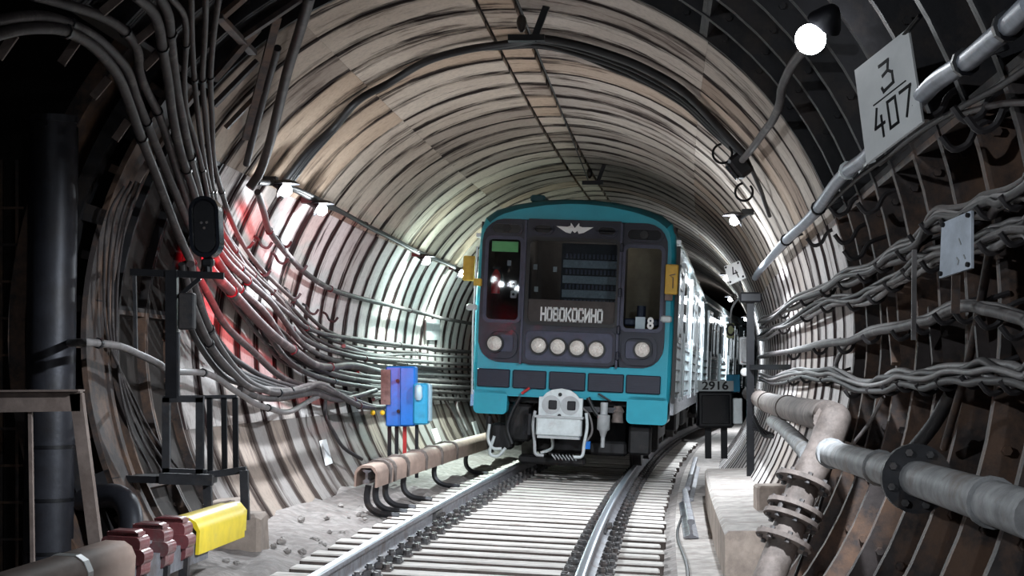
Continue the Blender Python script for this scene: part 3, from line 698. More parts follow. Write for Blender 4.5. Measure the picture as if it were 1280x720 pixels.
for py in (318, 338, 357, 376):
    _, zz = TF(735, py)
    for k in range(14): m = MB(); m.box((rx0 + .05 + k * (rx1 - rx0 - .1) / 13, .435, zz), (.028, .03, .06)); m.build('relay', 'navy_light', rack)
m = MB(); m.box((TF(715, 380)[0], .43, TF(715, 383)[1]), (.3, .02, .05)); m.build('rack_label', 'mustard', rack)
m = MB(); xg, zg = TF(631, 308); m.box((xg, .035, zg), (.36, .012, .14)); gs = m.build('notice_sheet', 'green_sheet', train)
m = MB(); xe, ze = TF(617, 352); m.tube([(xe, .22, ze - .15), (xe, .22, ze + .1), (xe, .22, ze + .14), (xe, .22, ze + .18)], [.062, .062, .045, .02], 16); ex = m.build('fire_extinguisher', 'ext_red', train, smooth=True)
m = MB(); m.box((xe, .22, ze + .2), (.1, .03, .03)); m.tube([(xe, .22, ze + .2), (xe + .08, .2, ze + .12), (xe + .09, .2, ze - .05)], .012, 6, smooth=3); m.build('extinguisher_valve', 'rubber', ex)
for py in (354, 367): m = MB(); x, z = TF(639, py); m.box((x, .25, z), (.085, .04, .10), bev=.01); s_ = m.build('switch_box', 'paper', train); m = MB(); m.cyl((x, .22, z), (x, .23, z), .02, 10); m.build('switch_knob', 'rubber', s_)
for px, py in ((666, 332), (691, 335), (667, 360), (633, 327)): m = MB(); x, z = TF(px, py); m.box((x, .3, z), (.05, .03, .07)); m.build('cab_switch', 'sign_grey', train)
m = MB(); m.box((.88, 1.0, 2.3), (.56, .05, 1.9)); m.build('cab_partition', 'cab_tan', train)
m = MB(); x, z = TF(800, 404); m.box((x, .04, z), (.13, .01, .17)); m.build('paper_sheet', 'paper', train)
x, z = TF(813, 405); text_mesh('8', .21, 'paper', train, Matrix.Translation((x, -.004, z)) @ Matrix.Rotation(math.pi / 2, 4, 'X'), .8, 'number_lettering', .008)
m = MB(); m.box((.88, .35, 2.02), (.5, .3, .1), bev=.02); m.cyl((.85, .4, 2.05), (.85, .4, 2.25), .06, 12); m.build('driver_console', 'navy_light', train)
m = MB(); m.box((0, .7, 3.28), (.5, .16, .04), bev=.01); cl_ = m.build('cab_fill_lamp', 'sign_white', train)  # fill light added to brighten the cab interior, no lamp seen there
bpy.context.view_layer.update(); q_ = np.array(CF) @ np.array((0, .55, 3.2, 1)); point_light('cab_fill_light', q_[:3], 4, (1, .95, .85), cl_, .08)
# lower front: vents, skirts
m = MB(); P = [(-1.285 + X0, .98), (1.285 + X0, .98), (1.285 + X0, 1.37), (-1.285 + X0, 1.37)]
m.prism(P, -.012, .05); lf = m.build('lower_front', 'teal', train)
for (pa, pb) in ((597, 637.5), (641.5, 683), (687, 732), (735.5, 780), (783, 826)):
    xa, za = TF(pa, 470); xb, zb = TF(pb, 476)
    m = MB(); m.box(((xa + xb) / 2, -.03, 1.185), (xb - xa, .05, .245), bev=.012); v = m.build('vent_panel', 'vent', lf)
    for k in range(7): m = MB(); m.box(((xa + xb) / 2, -.056, 1.10 + k * .028), (xb - xa - .04, .006, .009)); m.build('vent_slat', 'navy', v)
for xa, xb, zb in ((-1.34, -.885, .70), (.73, 1.275, .655)):
    m = MB(); out = rrect(xa, zb, xb, 1.02, .07, 5); m.prism(out, -.012, .9); m.build('skirt', 'teal', train, smooth=False)
m = MB(); m.box((X0 - .08, .015, 1.0), (1.66, .05, .05)); m.build('skirt_edge', 'teal', train)
# corners: edge highlight rod, brackets, mirror boxes
m = MB(); m.tube([(-1.33 + X0, -.045, .95), (-1.36 + X0, -.05, 1.9), (-1.35 + X0, -.05, 2.95)], .014, 8)  # pale rod added as the highlight along the rounded corner edge
m.build('edge_highlight', 'side_frame', train, smooth=True)
for px, py in ((590, 384), (833, 399)): x, z = TF(px, py); m = MB(); m.box((x, -.03, z), (.15, .07, .09), bev=.02); m.build('step_bracket', 'pale_paint', train)
for px, py, wd, ht in ((840, 350, .17, .40),):
    x, z = TF(px, py); m = MB(); m.box((x, -.10, z), (wd, .12, ht), bev=.012); y_ = m.build('mirror_box', 'mustard', train); m = MB(); m.tube([(x + .02, -.165, z - .12), (x + .02, -.165, z + .02), (x - .03, -.165, z + .05), (x + .05, -.165, z + .07)], .008, 6); m.box((x - .03, -.08, z - .24), (.1, .08, .08)); m.build('mirror_hook', 'brown_frame', y_)
x, z = TF(587, 335); m = MB(); m.box((x - .02, .1, z), (.16, .1, .34), bev=.012); y_ = m.build('mirror_box', 'mustard', train); m = MB(); x, z = TF(598, 353); m.box((x, -.06, z), (.11, .08, .1), bev=.01); m.build('mirror_bracket', 'mustard', y_)
m = MB(); m.box((1.37 + X0, -.01, 2.0), (.05, .06, 2.1)); m.build('corner_strip', 'rubber', train)
m = MB(); m.box((-.62, .5, 3.66), (.2, .5, .1), bev=.02); m.build('roof_vent', 'teal_roof_shade', train)
side_details(train, True); bogie(train, 3.0); bogie(train, 15.3); underfloor(train)
# coupler and hoses
cx_, cz_ = TF(704, 505)
m = MB(); P = [(-.29, -.20), (.29, -.20), (.29, .09), (.24, .09), (.2, .14), (.12, .19), (0, .21), (-.12, .19), (-.2, .14), (-.24, .09), (-.29, .09)]
m.prism([(cx_ + x, cz_ + z) for x, z in P], -.34, -.24); cpl = m.build('coupler_head', 'pale_paint', train)
m = MB(); m.tube([(cx_, -.25, cz_), (cx_, .9, cz_ - .02)], .13, 14); m.build('coupler_shaft', 'underframe', cpl)
for sg in (-1, 1):
    m = MB(); m.tube([(cx_ + sg * .125, -.335, cz_ - .01), (cx_ + sg * .125, -.348, cz_ - .01)], .125, 28); k = m.build('coupler_socket', 'sign_grey', cpl)
    m = MB(); m.box((cx_ + sg * .125 + .02, -.352, cz_ - .01), (.11, .03, .12), bev=.01); m.build('coupler_latch', 'black_metal', k)
for z in (.13, -.15): m = MB(); m.cyl((cx_ - .01, -.36, cz_ + z), (cx_ - .01, -.33, cz_ + z), .025, 10); m.build('coupler_bolt', 'black_metal', cpl)
ez = TF(704, 532)[1]
m = MB(); m.box((cx_ - .01, -.30, ez), (.60, .2, .27), bev=.02); eb = m.build('electric_box', 'pale_paint', cpl)
m = MB(); m.box((cx_ - .01, -.30, ez + .12), (.64, .23, .03)); m.box((cx_ - .01, -.30, ez - .15), (.56, .18, .03)); m.build('box_lid', 'sign_grey', eb)
for sg in (-1, 1):
    m = MB(); m.tube([(cx_ + sg * .34, -.3, cz_ - .1), (cx_ + sg * .36, -.3, ez), (cx_ + sg * .33, -.3, ez - .22), (cx_ + sg * .31, -.3, ez - .38), (cx_ + sg * .2, -.3, ez - .40)], .022, 8, smooth=4); m.build('side_lever', 'pale_paint' if sg > 0 else 'sign_grey', cpl, smooth=True)
def tf_tube(name, pts, r, t, mm, par=train, sm=4):
    m = MB(); P = [(*TF(px, py, tt)[:1], tt, TF(px, py, tt)[1]) for px, py, tt in [(a, b, t) for a, b in pts]]; m.tube(P, r, 8, smooth=sm); return m.build(name, mm, par, smooth=True)
m = MB(); x, z = TF(755, 531); m.tube([(x, -.1, z + .30), (x, -.1, z + .14), (x, -.1, z + .13), (x, -.1, z - .06), (x, -.1, z - .08), (x, -.1, z - .16)], [.05, .05, .085, .085, .055, .03], 16); m.tube([(x, -.1, z - .16), (x, -.1, z - .30)], .028, 8); m.build('air_filter', 'sign_grey', train, smooth=True)
m = MB(); m.box((x - .12, -.02, z + .2), (.55, .1, .07)); m.build('filter_beam', 'steel_frame', train)
tf_tube('air_hose', [(655, 485), (648, 500), (640, 515), (634, 535), (640, 555)], .03, .05, 'rubber')
tf_tube('air_hose', [(735, 497), (742, 512), (748, 520)], .03, -.05, 'rubber'); tf_tube('cable_loop', [(728, 510), (737, 520), (740, 540), (730, 556)], .015, -.1, 'cable_pale')
tf_tube('red_handle', [(652, 492), (662, 485)], .02, -.06, 'red_post'); tf_tube('lift_rod', [(748, 492), (764, 502)], .014, -.06, 'steel_frame')
m = MB(); x, z = TF(772, 517); m.tube([(x, 0, z + .1), (x, 0, z + .03), (x, 0, z), (x, 0, z - .12)], [.05, .09, .07, .08], 12); m.build('hose_valve', 'pipe_brown', train, smooth=True)
for px, py, wd, ht, mm in ((648, 528, .35, .5, 'underframe'), (628, 545, .3, .35, 'underframe'), (760, 560, .5, .18, 'underframe'), (660, 530, .16, .34, 'steel_frame'), (690, 575, .9, .12, 'underframe'), (800, 550, .30, .40, 'underframe')):
    x, z = TF(px, py, .3); m = MB(); m.box((x, .35, z), (wd, .3, ht), bev=.03); m.build('underframe_gear', mm, train)
m = MB(); pts = [(TF(690 + 2.2 * k + (3 if k % 2 else 0), 566 - k * .6, .0)[0], -.02 * (k % 2), TF(690, 568 + (6 if k % 2 else 0), 0)[1]) for k in range(14)]; m.tube(pts, .012, 6); m.build('spring', 'sign_grey', train)
for pts in ([(612, 530), (610, 548), (616, 560), (627, 561)], [(618, 545), (612, 566), (622, 570), (632, 560)], [(690, 545), (690, 560), (676, 566)]): tf_tube('brake_pipe', pts, .022, -.05, 'pale_paint')
m = MB(); x, z = TF(735, 556); m.box((x, -.1, z), (.08, .06, .1)); m.build('blue_tap', 'blue_box', train)
tf_tube('shoe_gear_bar', [(611, 520), (611, 545), (614, 566)], .04, .0, 'underframe')
m = MB(); m.box((0, 1.9, .42), (1.35, .6, .56), bev=.05); m.build('traction_motor', 'underframe', train)
for x in (-.95, .95): m = MB(); m.box((x, 1.1, .5), (.34, .5, .5), bev=.04); m.build('underframe_gear', 'underframe', train)
m = MB(); m.box((-1.22, 2.6, .42), (.3, 1.2, .14)); m.build('shoe_beam', 'underframe', train)
# following cars
for k, s0 in enumerate((D + 19.2, D + 38.4)):
    t = thing('metro_train_car', ('second metro car seen end on edge past the head car flank', 'farthest metro car round the bend behind the second one')[k], 'train', car_frame(s0, 18.8), None)
    m = MB(); loft(m, [(.0, section(.05)), (.05, section(0)), (LC, section(0))], (True, True)); m.build('body_shell', 'side_paint', t, smooth=True)
    side_details(t, False); bogie(t, 3.0); bogie(t, 15.3); underfloor(t)
    m = MB(); m.box((X0, -.18, 2.0), (1.0, .36, 2.0)); m.build('gangway', 'rubber', t)

# ================================================================== LAMPS
def lamp(p, watt, col, label, group, br=.06, small=False, aim=None):
    s, l, z = inv(p); ax = U(s, 0, ZC) - p; ax /= np.linalg.norm(ax)
    t = thing('tunnel_lamp', label, 'lamp', Matrix.Translation(tuple(p)), group); bpy.context.view_layer.update()
    m = MB(); m.cyl(p - ax * .17, p - ax * .05, .035, 10); m.box(p - ax * .17, (.12, .12, .06)); keep(m.build('lamp_holder', 'black_metal'), t)
    m = MB(); m.tube([p - ax * .06, p - ax * .04, p - ax * .03], [.06, .09, .10], 16); keep(m.build('lamp_collar', 'steel_frame', smooth=True), t)
    m = MB(); m.sphere(p, br, 14, 10); keep(m.build('lamp_bulb', 'bulb_small' if small else 'bulb', smooth=True), t)
    dn = ax * .55 + A(0, 0, -.84); dn /= np.linalg.norm(dn)
    m = MB(); m.tube([p + A(0, 0, .10), p + A(0, 0, .085), p + A(0, 0, .055)], [.03, .09, .13], 16); keep(m.build('lamp_shade', 'steel_frame', smooth=True), t)
    point_light('lamp_light', p + dn * (br + .06), watt, col, t, .05, (aim[0], math.radians(aim[1])) if aim else (tuple(dn), math.radians(166)))
    point_light('lamp_glow', p + ax * (br + .10), watt * .05, col, t, .05)
    return t
ln = ['bright white wall lamp nearest on the left wall above the cables', 'second bright white lamp along the left wall cable', 'third white lamp on the left wall, smaller and farther', 'farthest left wall lamp glowing beside the train corner']
for i, ((px, py), r, wt, c) in enumerate(LAMPS_LEFT): lamp(wall(px, py, r), wt, c, ln[i], 'tunnel wall lamps')
rn = ['bright white lamp on the right wall above the train flank', 'far right wall lamp beside the tilted number four sign']
for i, ((px, py), r, wt, c) in enumerate(LAMPS_RIGHT): lamp(wall(px, py, r), wt, c, rn[i], 'tunnel wall lamps', .05, i > 0)
for k, (l, s, z, wt, c, dr, cone) in enumerate(FILL_BEHIND): lamp(U(s, l, z), wt, c, ('added fill lamp on the left side beside the viewpoint, out of view', 'added fill lamp on the right wall behind the viewpoint, out of view')[k], 'added fill lamps behind', aim=(dr, cone))
for k, (l, s, z, wt, c) in enumerate(FAR_RIGHT): lamp(U(s, l, z), wt, c, ('right wall lamp lighting the second metro car', 'last right wall lamp round the bend by the farthest car')[k], 'tunnel wall lamps', .05, True)
# shaded lamp at upper right with its stem
p = wall(1027, 35, 2.50); t = thing('shaded_lamp', 'large glaring white lamp on a stem under the dark ceiling', 'lamp', Matrix.Translation(tuple(p))); bpy.context.view_layer.update()
dirn = A(-.45, .62, -.72); dirn /= np.linalg.norm(dirn)
m = MB(); m.tube([p - dirn * .13, p - dirn * .10, p - dirn * .04, p - dirn * .02], [.025, .05, .085, .09], 20, caps=True); keep(m.build('lamp_shade', 'black_metal', smooth=True), t)
m = MB(); m.sphere(p + dirn * .09 + A(-.02, -.09, 0), .075, 16, 12); keep(m.build('lamp_bulb', 'bulb', smooth=True), t)
point_light('lamp_light', p + dirn * .20, SPOT_W, COOL, t, .06, (tuple(dirn), math.radians(93)))

# ================================================================== CABLES
ORD = ['first', 'second', 'third', 'fourth', 'fifth', 'sixth', 'seventh', 'eighth']
def wp(pts, r=2.62):
    out = []
    for q in pts:
        if len(q) == 3 and q[2] > 3.2: out.append(atd(*q))
        else: out.append(wall(q[0], q[1], q[2] if len(q) == 3 else r))
    return out
def cable(label, pts, rad, mm, r=2.62, group=None, name='cable', jit=0., cat='cable', n=9, ties=0):
    P = wp([(q[0] + random.uniform(-jit, jit), q[1] + random.uniform(-jit, jit), *q[2:]) for q in pts], r)
    m = MB(); m.tube(P, rad, n, smooth=5)
    if not ties: return tag(m.build(name, mm, smooth=True), label, cat, group)
    t = thing(name, label, cat, None, group); m.build('sheath', mm, t, smooth=True)
    for k in range(ties):
        i = 1 + int((len(P) - 2) * (k + .5) / ties); d = P[min(i + 1, len(P) - 1)] - P[i]; d /= np.linalg.norm(d) + 1e-9
        mm_ = MB(); mm_.tube([P[i] - d * .02, P[i] + d * .02], rad * 1.35, 8); mm_.build('cable_tie', 'black_metal', t, smooth=True)
    return t
ARCH = [
 ('outer thick cable arching over the dark side opening', [(-12, 27), (27, 21), (57, 21), (87, 30), (117, 45), (143, 68), (160, 90), (170, 120), (183, 153), (197, 187), (213, 227), (228, 262), (247, 305), (268, 345), (292, 372)], .040, 2.50),
 ('inner thick cable arching lowest over the dark side opening', [(-12, 46), (23, 37), (57, 35), (83, 39), (110, 53), (133, 75), (150, 100), (163, 133), (177, 173), (193, 213), (203, 240), (222, 290), (240, 330), (262, 372), (283, 408)], .042, 2.46),
 ('topmost cable curving in from the upper left corner', [(40, -6), (97, 10), (130, 22), (157, 40), (172, 63), (174, 87), (183, 113), (197, 140), (207, 167), (217, 200), (230, 240), (243, 285), (258, 320), (285, 352)], .038, 2.54),
 ('thick cable dropping steeply left of the paired cables', [(168, -6), (187, 10), (198, 30), (203, 60), (210, 100), (215, 140), (223, 180), (233, 213), (242, 240), (255, 290), (275, 330), (300, 362)], .042, 2.48),
 ('thick cable dropping steeply, right one of the tied pair', [(198, -6), (210, 17), (213, 43), (217, 80), (222, 117), (230, 157), (238, 197), (247, 233), (262, 290), (282, 325), (310, 352)], .040, 2.48),
 ('thinner cable falling with a bend at the top', [(211, -6), (230, 20), (232, 57), (230, 100), (233, 140), (243, 173), (253, 213), (268, 280), (290, 318), (318, 345)], .028, 2.55),
 ('thin near vertical cable between the thick drops', [(239, -6), (240, 50), (243, 100), (248, 150), (255, 200), (263, 240), (278, 290), (298, 322), (322, 348)], .026, 2.58),
 ('straight brown cable dropping to the signal head', [(257, -6), (256, 40), (253, 100), (257, 150), (262, 200), (267, 240), (282, 290), (304, 322), (330, 352)], .028, 2.60),
 ('rightmost brown cable dropping from the ceiling to the signal', [(274, -6), (267, 43), (263, 97), (265, 150), (267, 200), (277, 240), (292, 282), (312, 318), (336, 346)], .028, 2.60)]
for i, (lb, pts, rd, r) in enumerate(ARCH):
    x, y = pts[-1]; ye = (492, 500, 478, 486, 470, 462, 455, 447, 441)[i]
    pts = [(*q, r) for q in pts] + [(x + 32, y + 30, r + .02), (x + 72, y + (ye - y) * .62 + 8, r + .05), (x + 125, y + (ye - y) * .84 + 4, 2.57), (x + 190, ye - 6, 2.58), (548, ye - 2, 2.59), (592, ye, 2.59)]
    cable(lb, pts, rd * .78, 'cable_brown' if i > 4 else 'cable_grey', r, 'cables falling down the left wall', ties=4)
SWEEP = [
 ('single cable sagging from the first left lamp along the wall', [(322, 240), (330, 265), (337, 289), (359, 318), (384, 343), (413, 361), (440, 370), (467, 377), (513, 388), (553, 398), (592, 405)], .040, 2.60, 'cable_grey'),
 ('reddish upper cable sweeping from signal to the train', [(270, 262), (276, 285), (294, 314), (312, 343), (337, 372), (363, 394), (384, 410), (413, 419), (449, 424), (500, 431), (545, 436), (590, 440)], .034, 2.56, 'cable_grey'),
 ('second cable sweeping down from the red glow to the wall rows', [(268, 285), (276, 307), (301, 336), (323, 357), (345, 386), (366, 412), (392, 430), (420, 440), (457, 448), (500, 451), (588, 456)], .036, 2.52, 'cable_grey'),
 ('thick cable sweeping down to the blue box', [(258, 322), (265, 339), (290, 365), (319, 397), (345, 422), (366, 437), (392, 455), (413, 459), (442, 457), (478, 466)], .055, 2.42, 'cable_grey'),
 ('dark lower cable curving under the signal box', [(238, 330), (245, 365), (262, 412), (283, 448), (305, 473), (327, 486), (348, 491), (377, 487), (399, 480), (420, 491), (449, 507), (478, 509), (498, 500)], .045, 2.36, 'cable_grey'),
 ('dark cable running beside it down to the pale loops', [(232, 345), (240, 379), (262, 430), (287, 462), (312, 484), (337, 487), (363, 488), (392, 481), (413, 489), (442, 500), (471, 509), (500, 504)], .040, 2.36, 'cable_grey'),
 ('pale horizontal cable crossing the collar toward the loops', [(48, 436, 12.5), (78, 430, 12.4), (103, 428), (123, 429), (150, 433), (174, 443), (197, 454), (211, 464), (226, 465), (254, 466), (272, 473), (290, 486), (303, 494), (318, 504), (335, 510), (360, 515), (385, 502), (400, 494)], .036, 2.42, 'cable_pale'),
 ('cable lying in the loops left of the blue box', [(300, 486), (325, 497), (350, 498), (372, 494), (395, 492), (420, 500), (447, 495), (470, 488)], .040, 2.40, 'cable_grey'),
 ('cable hanging down from the loops to the contact rail', [(405, 480), (407, 497), (407, 520), (417, 540), (430, 560), (452, 574)], .028, 2.50, 'cable_dark'),
 ('short cable bent over the wall right of the blue boxes', [(536, 493), (548, 490), (560, 507), (570, 525), (580, 545)], .030, 2.60, 'cable_grey'),
 ('small hooked cable on the wall beside the train skirt', [(588, 487), (574, 488), (571, 507), (578, 525), (584, 538)], .028, 2.60, 'cable_pale'),
 ('dark cable bundle linking the left wall lamps', [(322, 228), (357, 232), (402, 255), (425, 264), (457, 281), (487, 296), (520, 313), (567, 333), (592, 346)], .036, 2.64, 'cable_dark'),
 ('second dark strand of the lamp cable', [(340, 226), (380, 240), (423, 262), (460, 284), (490, 299), (524, 317), (560, 331), (592, 348)], .028, 2.62, 'cable_dark')]
for lb, pts, rd, r, mm in SWEEP: cable(lb, pts, rd * .76, mm, r, 'cables sweeping along the left wall', ties=3 if len(pts) > 8 else 0)
base = [(255, 300), (285, 345), (320, 390), (352, 420), (390, 440), (430, 450), (480, 458), (535, 462), (590, 466)]
for k in range(6): cable('thin tangled strand among the cables below the red signal light', [(x + random.uniform(-8, 8), y + random.uniform(-4, 10) + k * 4) for x, y in base], random.uniform(.016, .024), random.choice(['cable_dark', 'cable_brown', 'cable_grey']), 2.60, 'tangled strands on the left wall', 'cable_strand')
for k, (y0, y1) in enumerate(((418, 446), (445, 462), (452, 470), (462, 478), (474, 484), (482, 492))):
    cable('%s from the top of the cable rows behind the blue box' % ORD[k], [(430 + 8 * k, y0 + 14), (470, y0 + (y1 - y0) * .5 + 12), (510, y1 - 4), (550, y1 - 2), (592, y1)], .026, 'cable_grey' if k % 2 else 'cable_pale', 2.58, 'cable rows behind the blue box', 'cable_strand', jit=1)
for k in range(4): cable('%s from the right of four thin cables on the collar plates' % ORD[k], [(182 - k * 9, 215 + k * 6), (160 - k * 8, 270), (148 - k * 6, 340), (146 - k * 5 + k, 420), (150 + k * 3, 480), (165 + k * 8, 540), (190 + k * 12, 590)], .010, 'cable_grey', 2.70, 'thin cables on the collar', 'cable_strand')
for k in range(5): cable('%s from the left of five slack black cables below the signal' % ORD[k], [(225 + 4 * k, 330), (238 + 5 * k, 400), (255 + 7 * k, 440), (280 + 6 * k, 470 - k * 3), (312 + 5 * k, 484 - 3 * k), (350 + 4 * k, 491 - 2 * k), (392, 484 + k), (440, 492 + 2 * k)], .026, 'cable_dark', 2.50, 'slack black cables', 'cable_strand', jit=2)

# right wall rows
ROW_A = [(1290, 233), (1280, 237), (1247, 250), (1227, 260), (1200, 267), (1173, 272), (1157, 287), (1140, 307), (1110, 323), (1087, 337), (1060, 347), (1037, 357), (1010, 370), (980, 387), (962, 398), (950, 405)]
ROW_B = [(1290, 280), (1280, 283), (1250, 295), (1220, 302), (1173, 320), (1147, 330), (1123, 347), (1100, 363), (1073, 373), (1037, 377), (1010, 390), (980, 407), (962, 416), (950, 421)]
ROW_C = [(1290, 404), (1280, 400), (1247, 388), (1217, 382), (1190, 385), (1163, 398), (1133, 407), (1093, 413), (1060, 427), (1027, 430), (993, 438), (965, 443), (950, 446)]
ROW_D = [(1290, 468), (1280, 468), (1253, 470), (1227, 463), (1193, 467), (1167, 474), (1140, 471), (1120, 476), (1100, 480), (1070, 482), (1037, 468), (1010, 466), (993, 470), (965, 474), (950, 472)]
def row(pts, n, lbs, spread, rad, mats, grp, r=2.60, wig=4.6):
    for k in range(n):
        ph = random.uniform(0, 6); off = (k - (n - 1) / 2) * spread
        pp = []
        for (xa, ya), (xb, yb) in zip(pts, pts[1:]): pp += [(xa, ya), ((xa + xb) / 2, (ya + yb) / 2)]
        P = [(x + random.uniform(-2, 2), y + (off + wig * math.sin(i * 1.3 + ph) + random.uniform(-1, 1) * wig * .5) * (.35 + .65 * max(0, (x - 950)) / 330), r - .03 * (k % 3) * 1.0) for i, (x, y) in enumerate(pp + [pts[-1]])]
        cable((('upper ' if k == 0 else 'lower ') + lbs) if n == 2 else lbs, P, rad * random.uniform(.8, 1.15), mats[k % len(mats)], r, grp, 'cable_strand' if n > 2 else 'cable')
row(ROW_A, 5, 'brown grey cable in the upper bundle below the conduit on the right wall', 5.5, .018, ['cable_brown', 'cable_pale', 'cable_dark', 'cable_grey'], 'upper right cable bundle')
row(ROW_B, 5, 'grey cable in the second bundle behind the small glossy sign', 5.5, .018, ['cable_pale', 'cable_dark', 'cable_grey', 'cable_brown'], 'second right cable bundle')
row(ROW_C, 2, 'pale cable in the third row on the right wall', 3, .026, ['cable_pale', 'cable_grey'], 'third right cable row', wig=1.2)
row(ROW_D, 6, 'pale tangled cable in the lowest bundle above the brown pipe', 4.6, .017, ['cable_pale', 'cable_dark', 'cable_pale', 'cable_grey'], 'lowest right cable bundle')
cable('pale drop cable hanging off the third row to the lowest bundle', [(1097, 412), (1077, 420), (1060, 428), (1050, 443), (1045, 458), (1050, 470)], .018, 'cable_pale', 2.6)
cable('thin black wire under the conduit on the right wall', [(1285, 85), (1247, 110), (1200, 135), (1150, 165), (1110, 195), (1070, 225), (1030, 262), (1000, 290), (970, 320)], .014, 'cable_dark', 2.64)
cable('thin brown wire crossing behind the big number sign', [(1290, 128), (1250, 130), (1210, 140), (1170, 150), (1130, 180), (1100, 205)], .014, 'cable_brown', 2.66)
cnd = thing('conduit_pipe', 'light grey conduit pipe climbing along the upper right wall', 'pipe'); P = wp([(1290, 4), (1280, 13), (1260, 33), (1237, 53), (1207, 78), (1173, 100), (1153, 120), (1110, 165), (1082, 197), (1060, 213), (1043, 232), (1023, 260), (1007, 278), (983, 300), (970, 315), (957, 330), (949, 339), (944, 347)], 2.58)
m = MB(); m.tube(P, .040, 12, smooth=4); m.build('conduit_tube', 'conduit', cnd, smooth=True)
for q in (2, 4, 9, 11, 13):
    m = MB(); d = P[q + 1] - P[q]; d /= np.linalg.norm(d); m.tube([P[q] - d * .02, P[q] + d * .02], .055, 10); o_ = A(*U(inv(P[q])[0], inv(P[q])[1] / 2.58 * 2.75, ZC + (P[q][2] - ZC) / 2.58 * 2.75)); m.bar(P[q], o_, .03, .02); m.build('conduit_clip', 'pale_paint' if q == 9 else 'black_metal', cnd)
# ring cables overhead
RING = [(933, 197), (893, 157), (853, 117), (807, 90), (767, 73), (720, 58), (673, 50), (633, 55), (583, 62), (533, 77), (487, 103), (447, 127), (417, 160), (385, 192), (350, 238)]
for k in range(5): cable('%s from the top of five black cables strung across the ceiling arch' % ORD[k], [(x, y + (-4, -1, 6, 10, 15)[k] * (.5 + .5 * math.sin(j * .5)) + random.uniform(-1, 1) * 1.2) for j, (x, y) in enumerate(RING)], (.036, .022, .018, .026, .016)[k], 'rubber', 2.66, 'overhead ring cables', 'overhead_cable')
cable('thin dark wire running along the crown of the tunnel', [(645, -4), (668, 55), (690, 110), (712, 165), (735, 225)], .008, 'cable_dark', 2.68)
# hooks on the walls
def hook(p, sg, sz, label, grp):
    s, l, z = inv(p); M = np.array(frame_s(s)); m = MB(); pts = [(-sg * -.10, 0, .05), (sg * .02, 0, .02), (-sg * .01, 0, -.03), (-sg * .05, 0, -.045), (-sg * .08, 0, -.01)]
    m.tube([p + M[:3, 0] * a * sz + A(0, 0, c) * sz for a, b, c in pts], .010 * sz, 6, smooth=3); tag(m.build('cable_hook', 'cable_dark', smooth=True), label, 'hook', grp)
for pts, nm in ((ROW_A, 'upper bundle'), (ROW_B, 'second bundle'), (ROW_C, 'third row'), (ROW_D, 'lowest bundle')):
    for i in range(1, len(pts) - 2):
        hook(wall(pts[i][0] + 6, pts[i][1] + 3, 2.62), 1, 1.3, 'bent iron hook holding the %s of cables on the right wall' % nm, 'right wall hooks, ' + nm)
for x, y in ((1180, 125), (1232, 128), (1250, 140), (1215, 165), (1100, 250), (1062, 255), (1030, 295), (1068, 290), (1080, 310)): hook(wall(x, y, 2.66), 1, 1.6, 'empty iron hook on the right wall between conduit and upper bundle', 'empty right wall hooks')
for x, y in ((301, 300), (325, 301), (346, 321), (323, 336), (350, 300), (370, 330), (330, 360), (362, 365), (385, 385), (410, 395)): hook(wall(x, y, 2.66), -1, 1.5, 'empty iron hook on the left wall near the red glow', 'left wall hooks')

# ================================================================== PIPES, LEDGE, RIGHT SIDE
t = thing('brown_pipe', 'thick rusty brown pipe bending down the right wall with bolted flanges', 'pipe')
run = wp([(936, 492, 2.50), (960, 503, 2.45), (985, 510, 2.42), (1010, 516, 2.40)]) ; E1 = wall(1036, 521, 2.40)
dn = [(1044, 530), (1030, 560), (1017, 585), (1005, 603), (993, 640), (980, 676), (964, 716), (952, 745)]
dE = inv(E1)[0]; DN = [atd(x, y, dE - .02 - .05 * i) for i, (x, y) in enumerate(dn)]
m = MB(); m.tube(run + [E1], .098, 18, smooth=5); m.build('pipe_run', 'pipe_brown', t, smooth=True)
CN = atd(1043, 524, dE - .03); m = MB(); m.tube([run[-1] * .3 + E1 * .7, E1, CN], .102, 20); m.sphere(tuple(CN), .1025, 20, 14); m.tube([CN, DN[1], DN[2], DN[3]], .102, 20, smooth=3); m.build('pipe_elbow', 'pipe_brown', t, smooth=True)
m = MB(); m.tube(DN[3:], .095, 18, smooth=3); m.build('pipe_drop', 'pipe_brown', t, smooth=True)
for k in (1, 2): 
    d = run[k + 1] - run[k]; d /= np.linalg.norm(d); m = MB(); m.tube([run[k] - d * .02, run[k] + d * .02], .108, 18); m.build('pipe_band', 'pipe_brown', t, smooth=True)
dd = DN[6] - DN[3]; dd /= np.linalg.norm(dd)
for q in (DN[3], DN[4] - dd * .02, DN[4] + dd * .05, DN[5]):
    m = MB(); m.tube([q - dd * .014, q + dd * .014], .175, 22); fl = m.build('flange', 'pipe_brown', t, smooth=True)
    e1 = np.cross(dd, (0, 1, 0)); e1 /= np.linalg.norm(e1); e2 = np.cross(dd, e1)
    for j in range(8): a = j * math.pi / 4; c = q + (e1 * math.cos(a) + e2 * math.sin(a)) * .145; m = MB(); m.cyl(c - dd * .035, c + dd * .035, .016, 6); m.build('bolt', 'fastener', fl)
t = thing('grey_pipe', 'thinner grey pipe with a round bolted flange crossing the right wall', 'pipe')
PB = wp([(1040, 567, 2.36), (1060, 573, 2.36), (1100, 585, 2.36), (1145, 598, 2.36), (1190, 612, 2.36), (1240, 628, 2.36), (1300, 648, 2.36)])
m = MB(); m.tube(PB, .070, 18, smooth=4); m.build('pipe_run', 'pipe_grey', t, smooth=True)
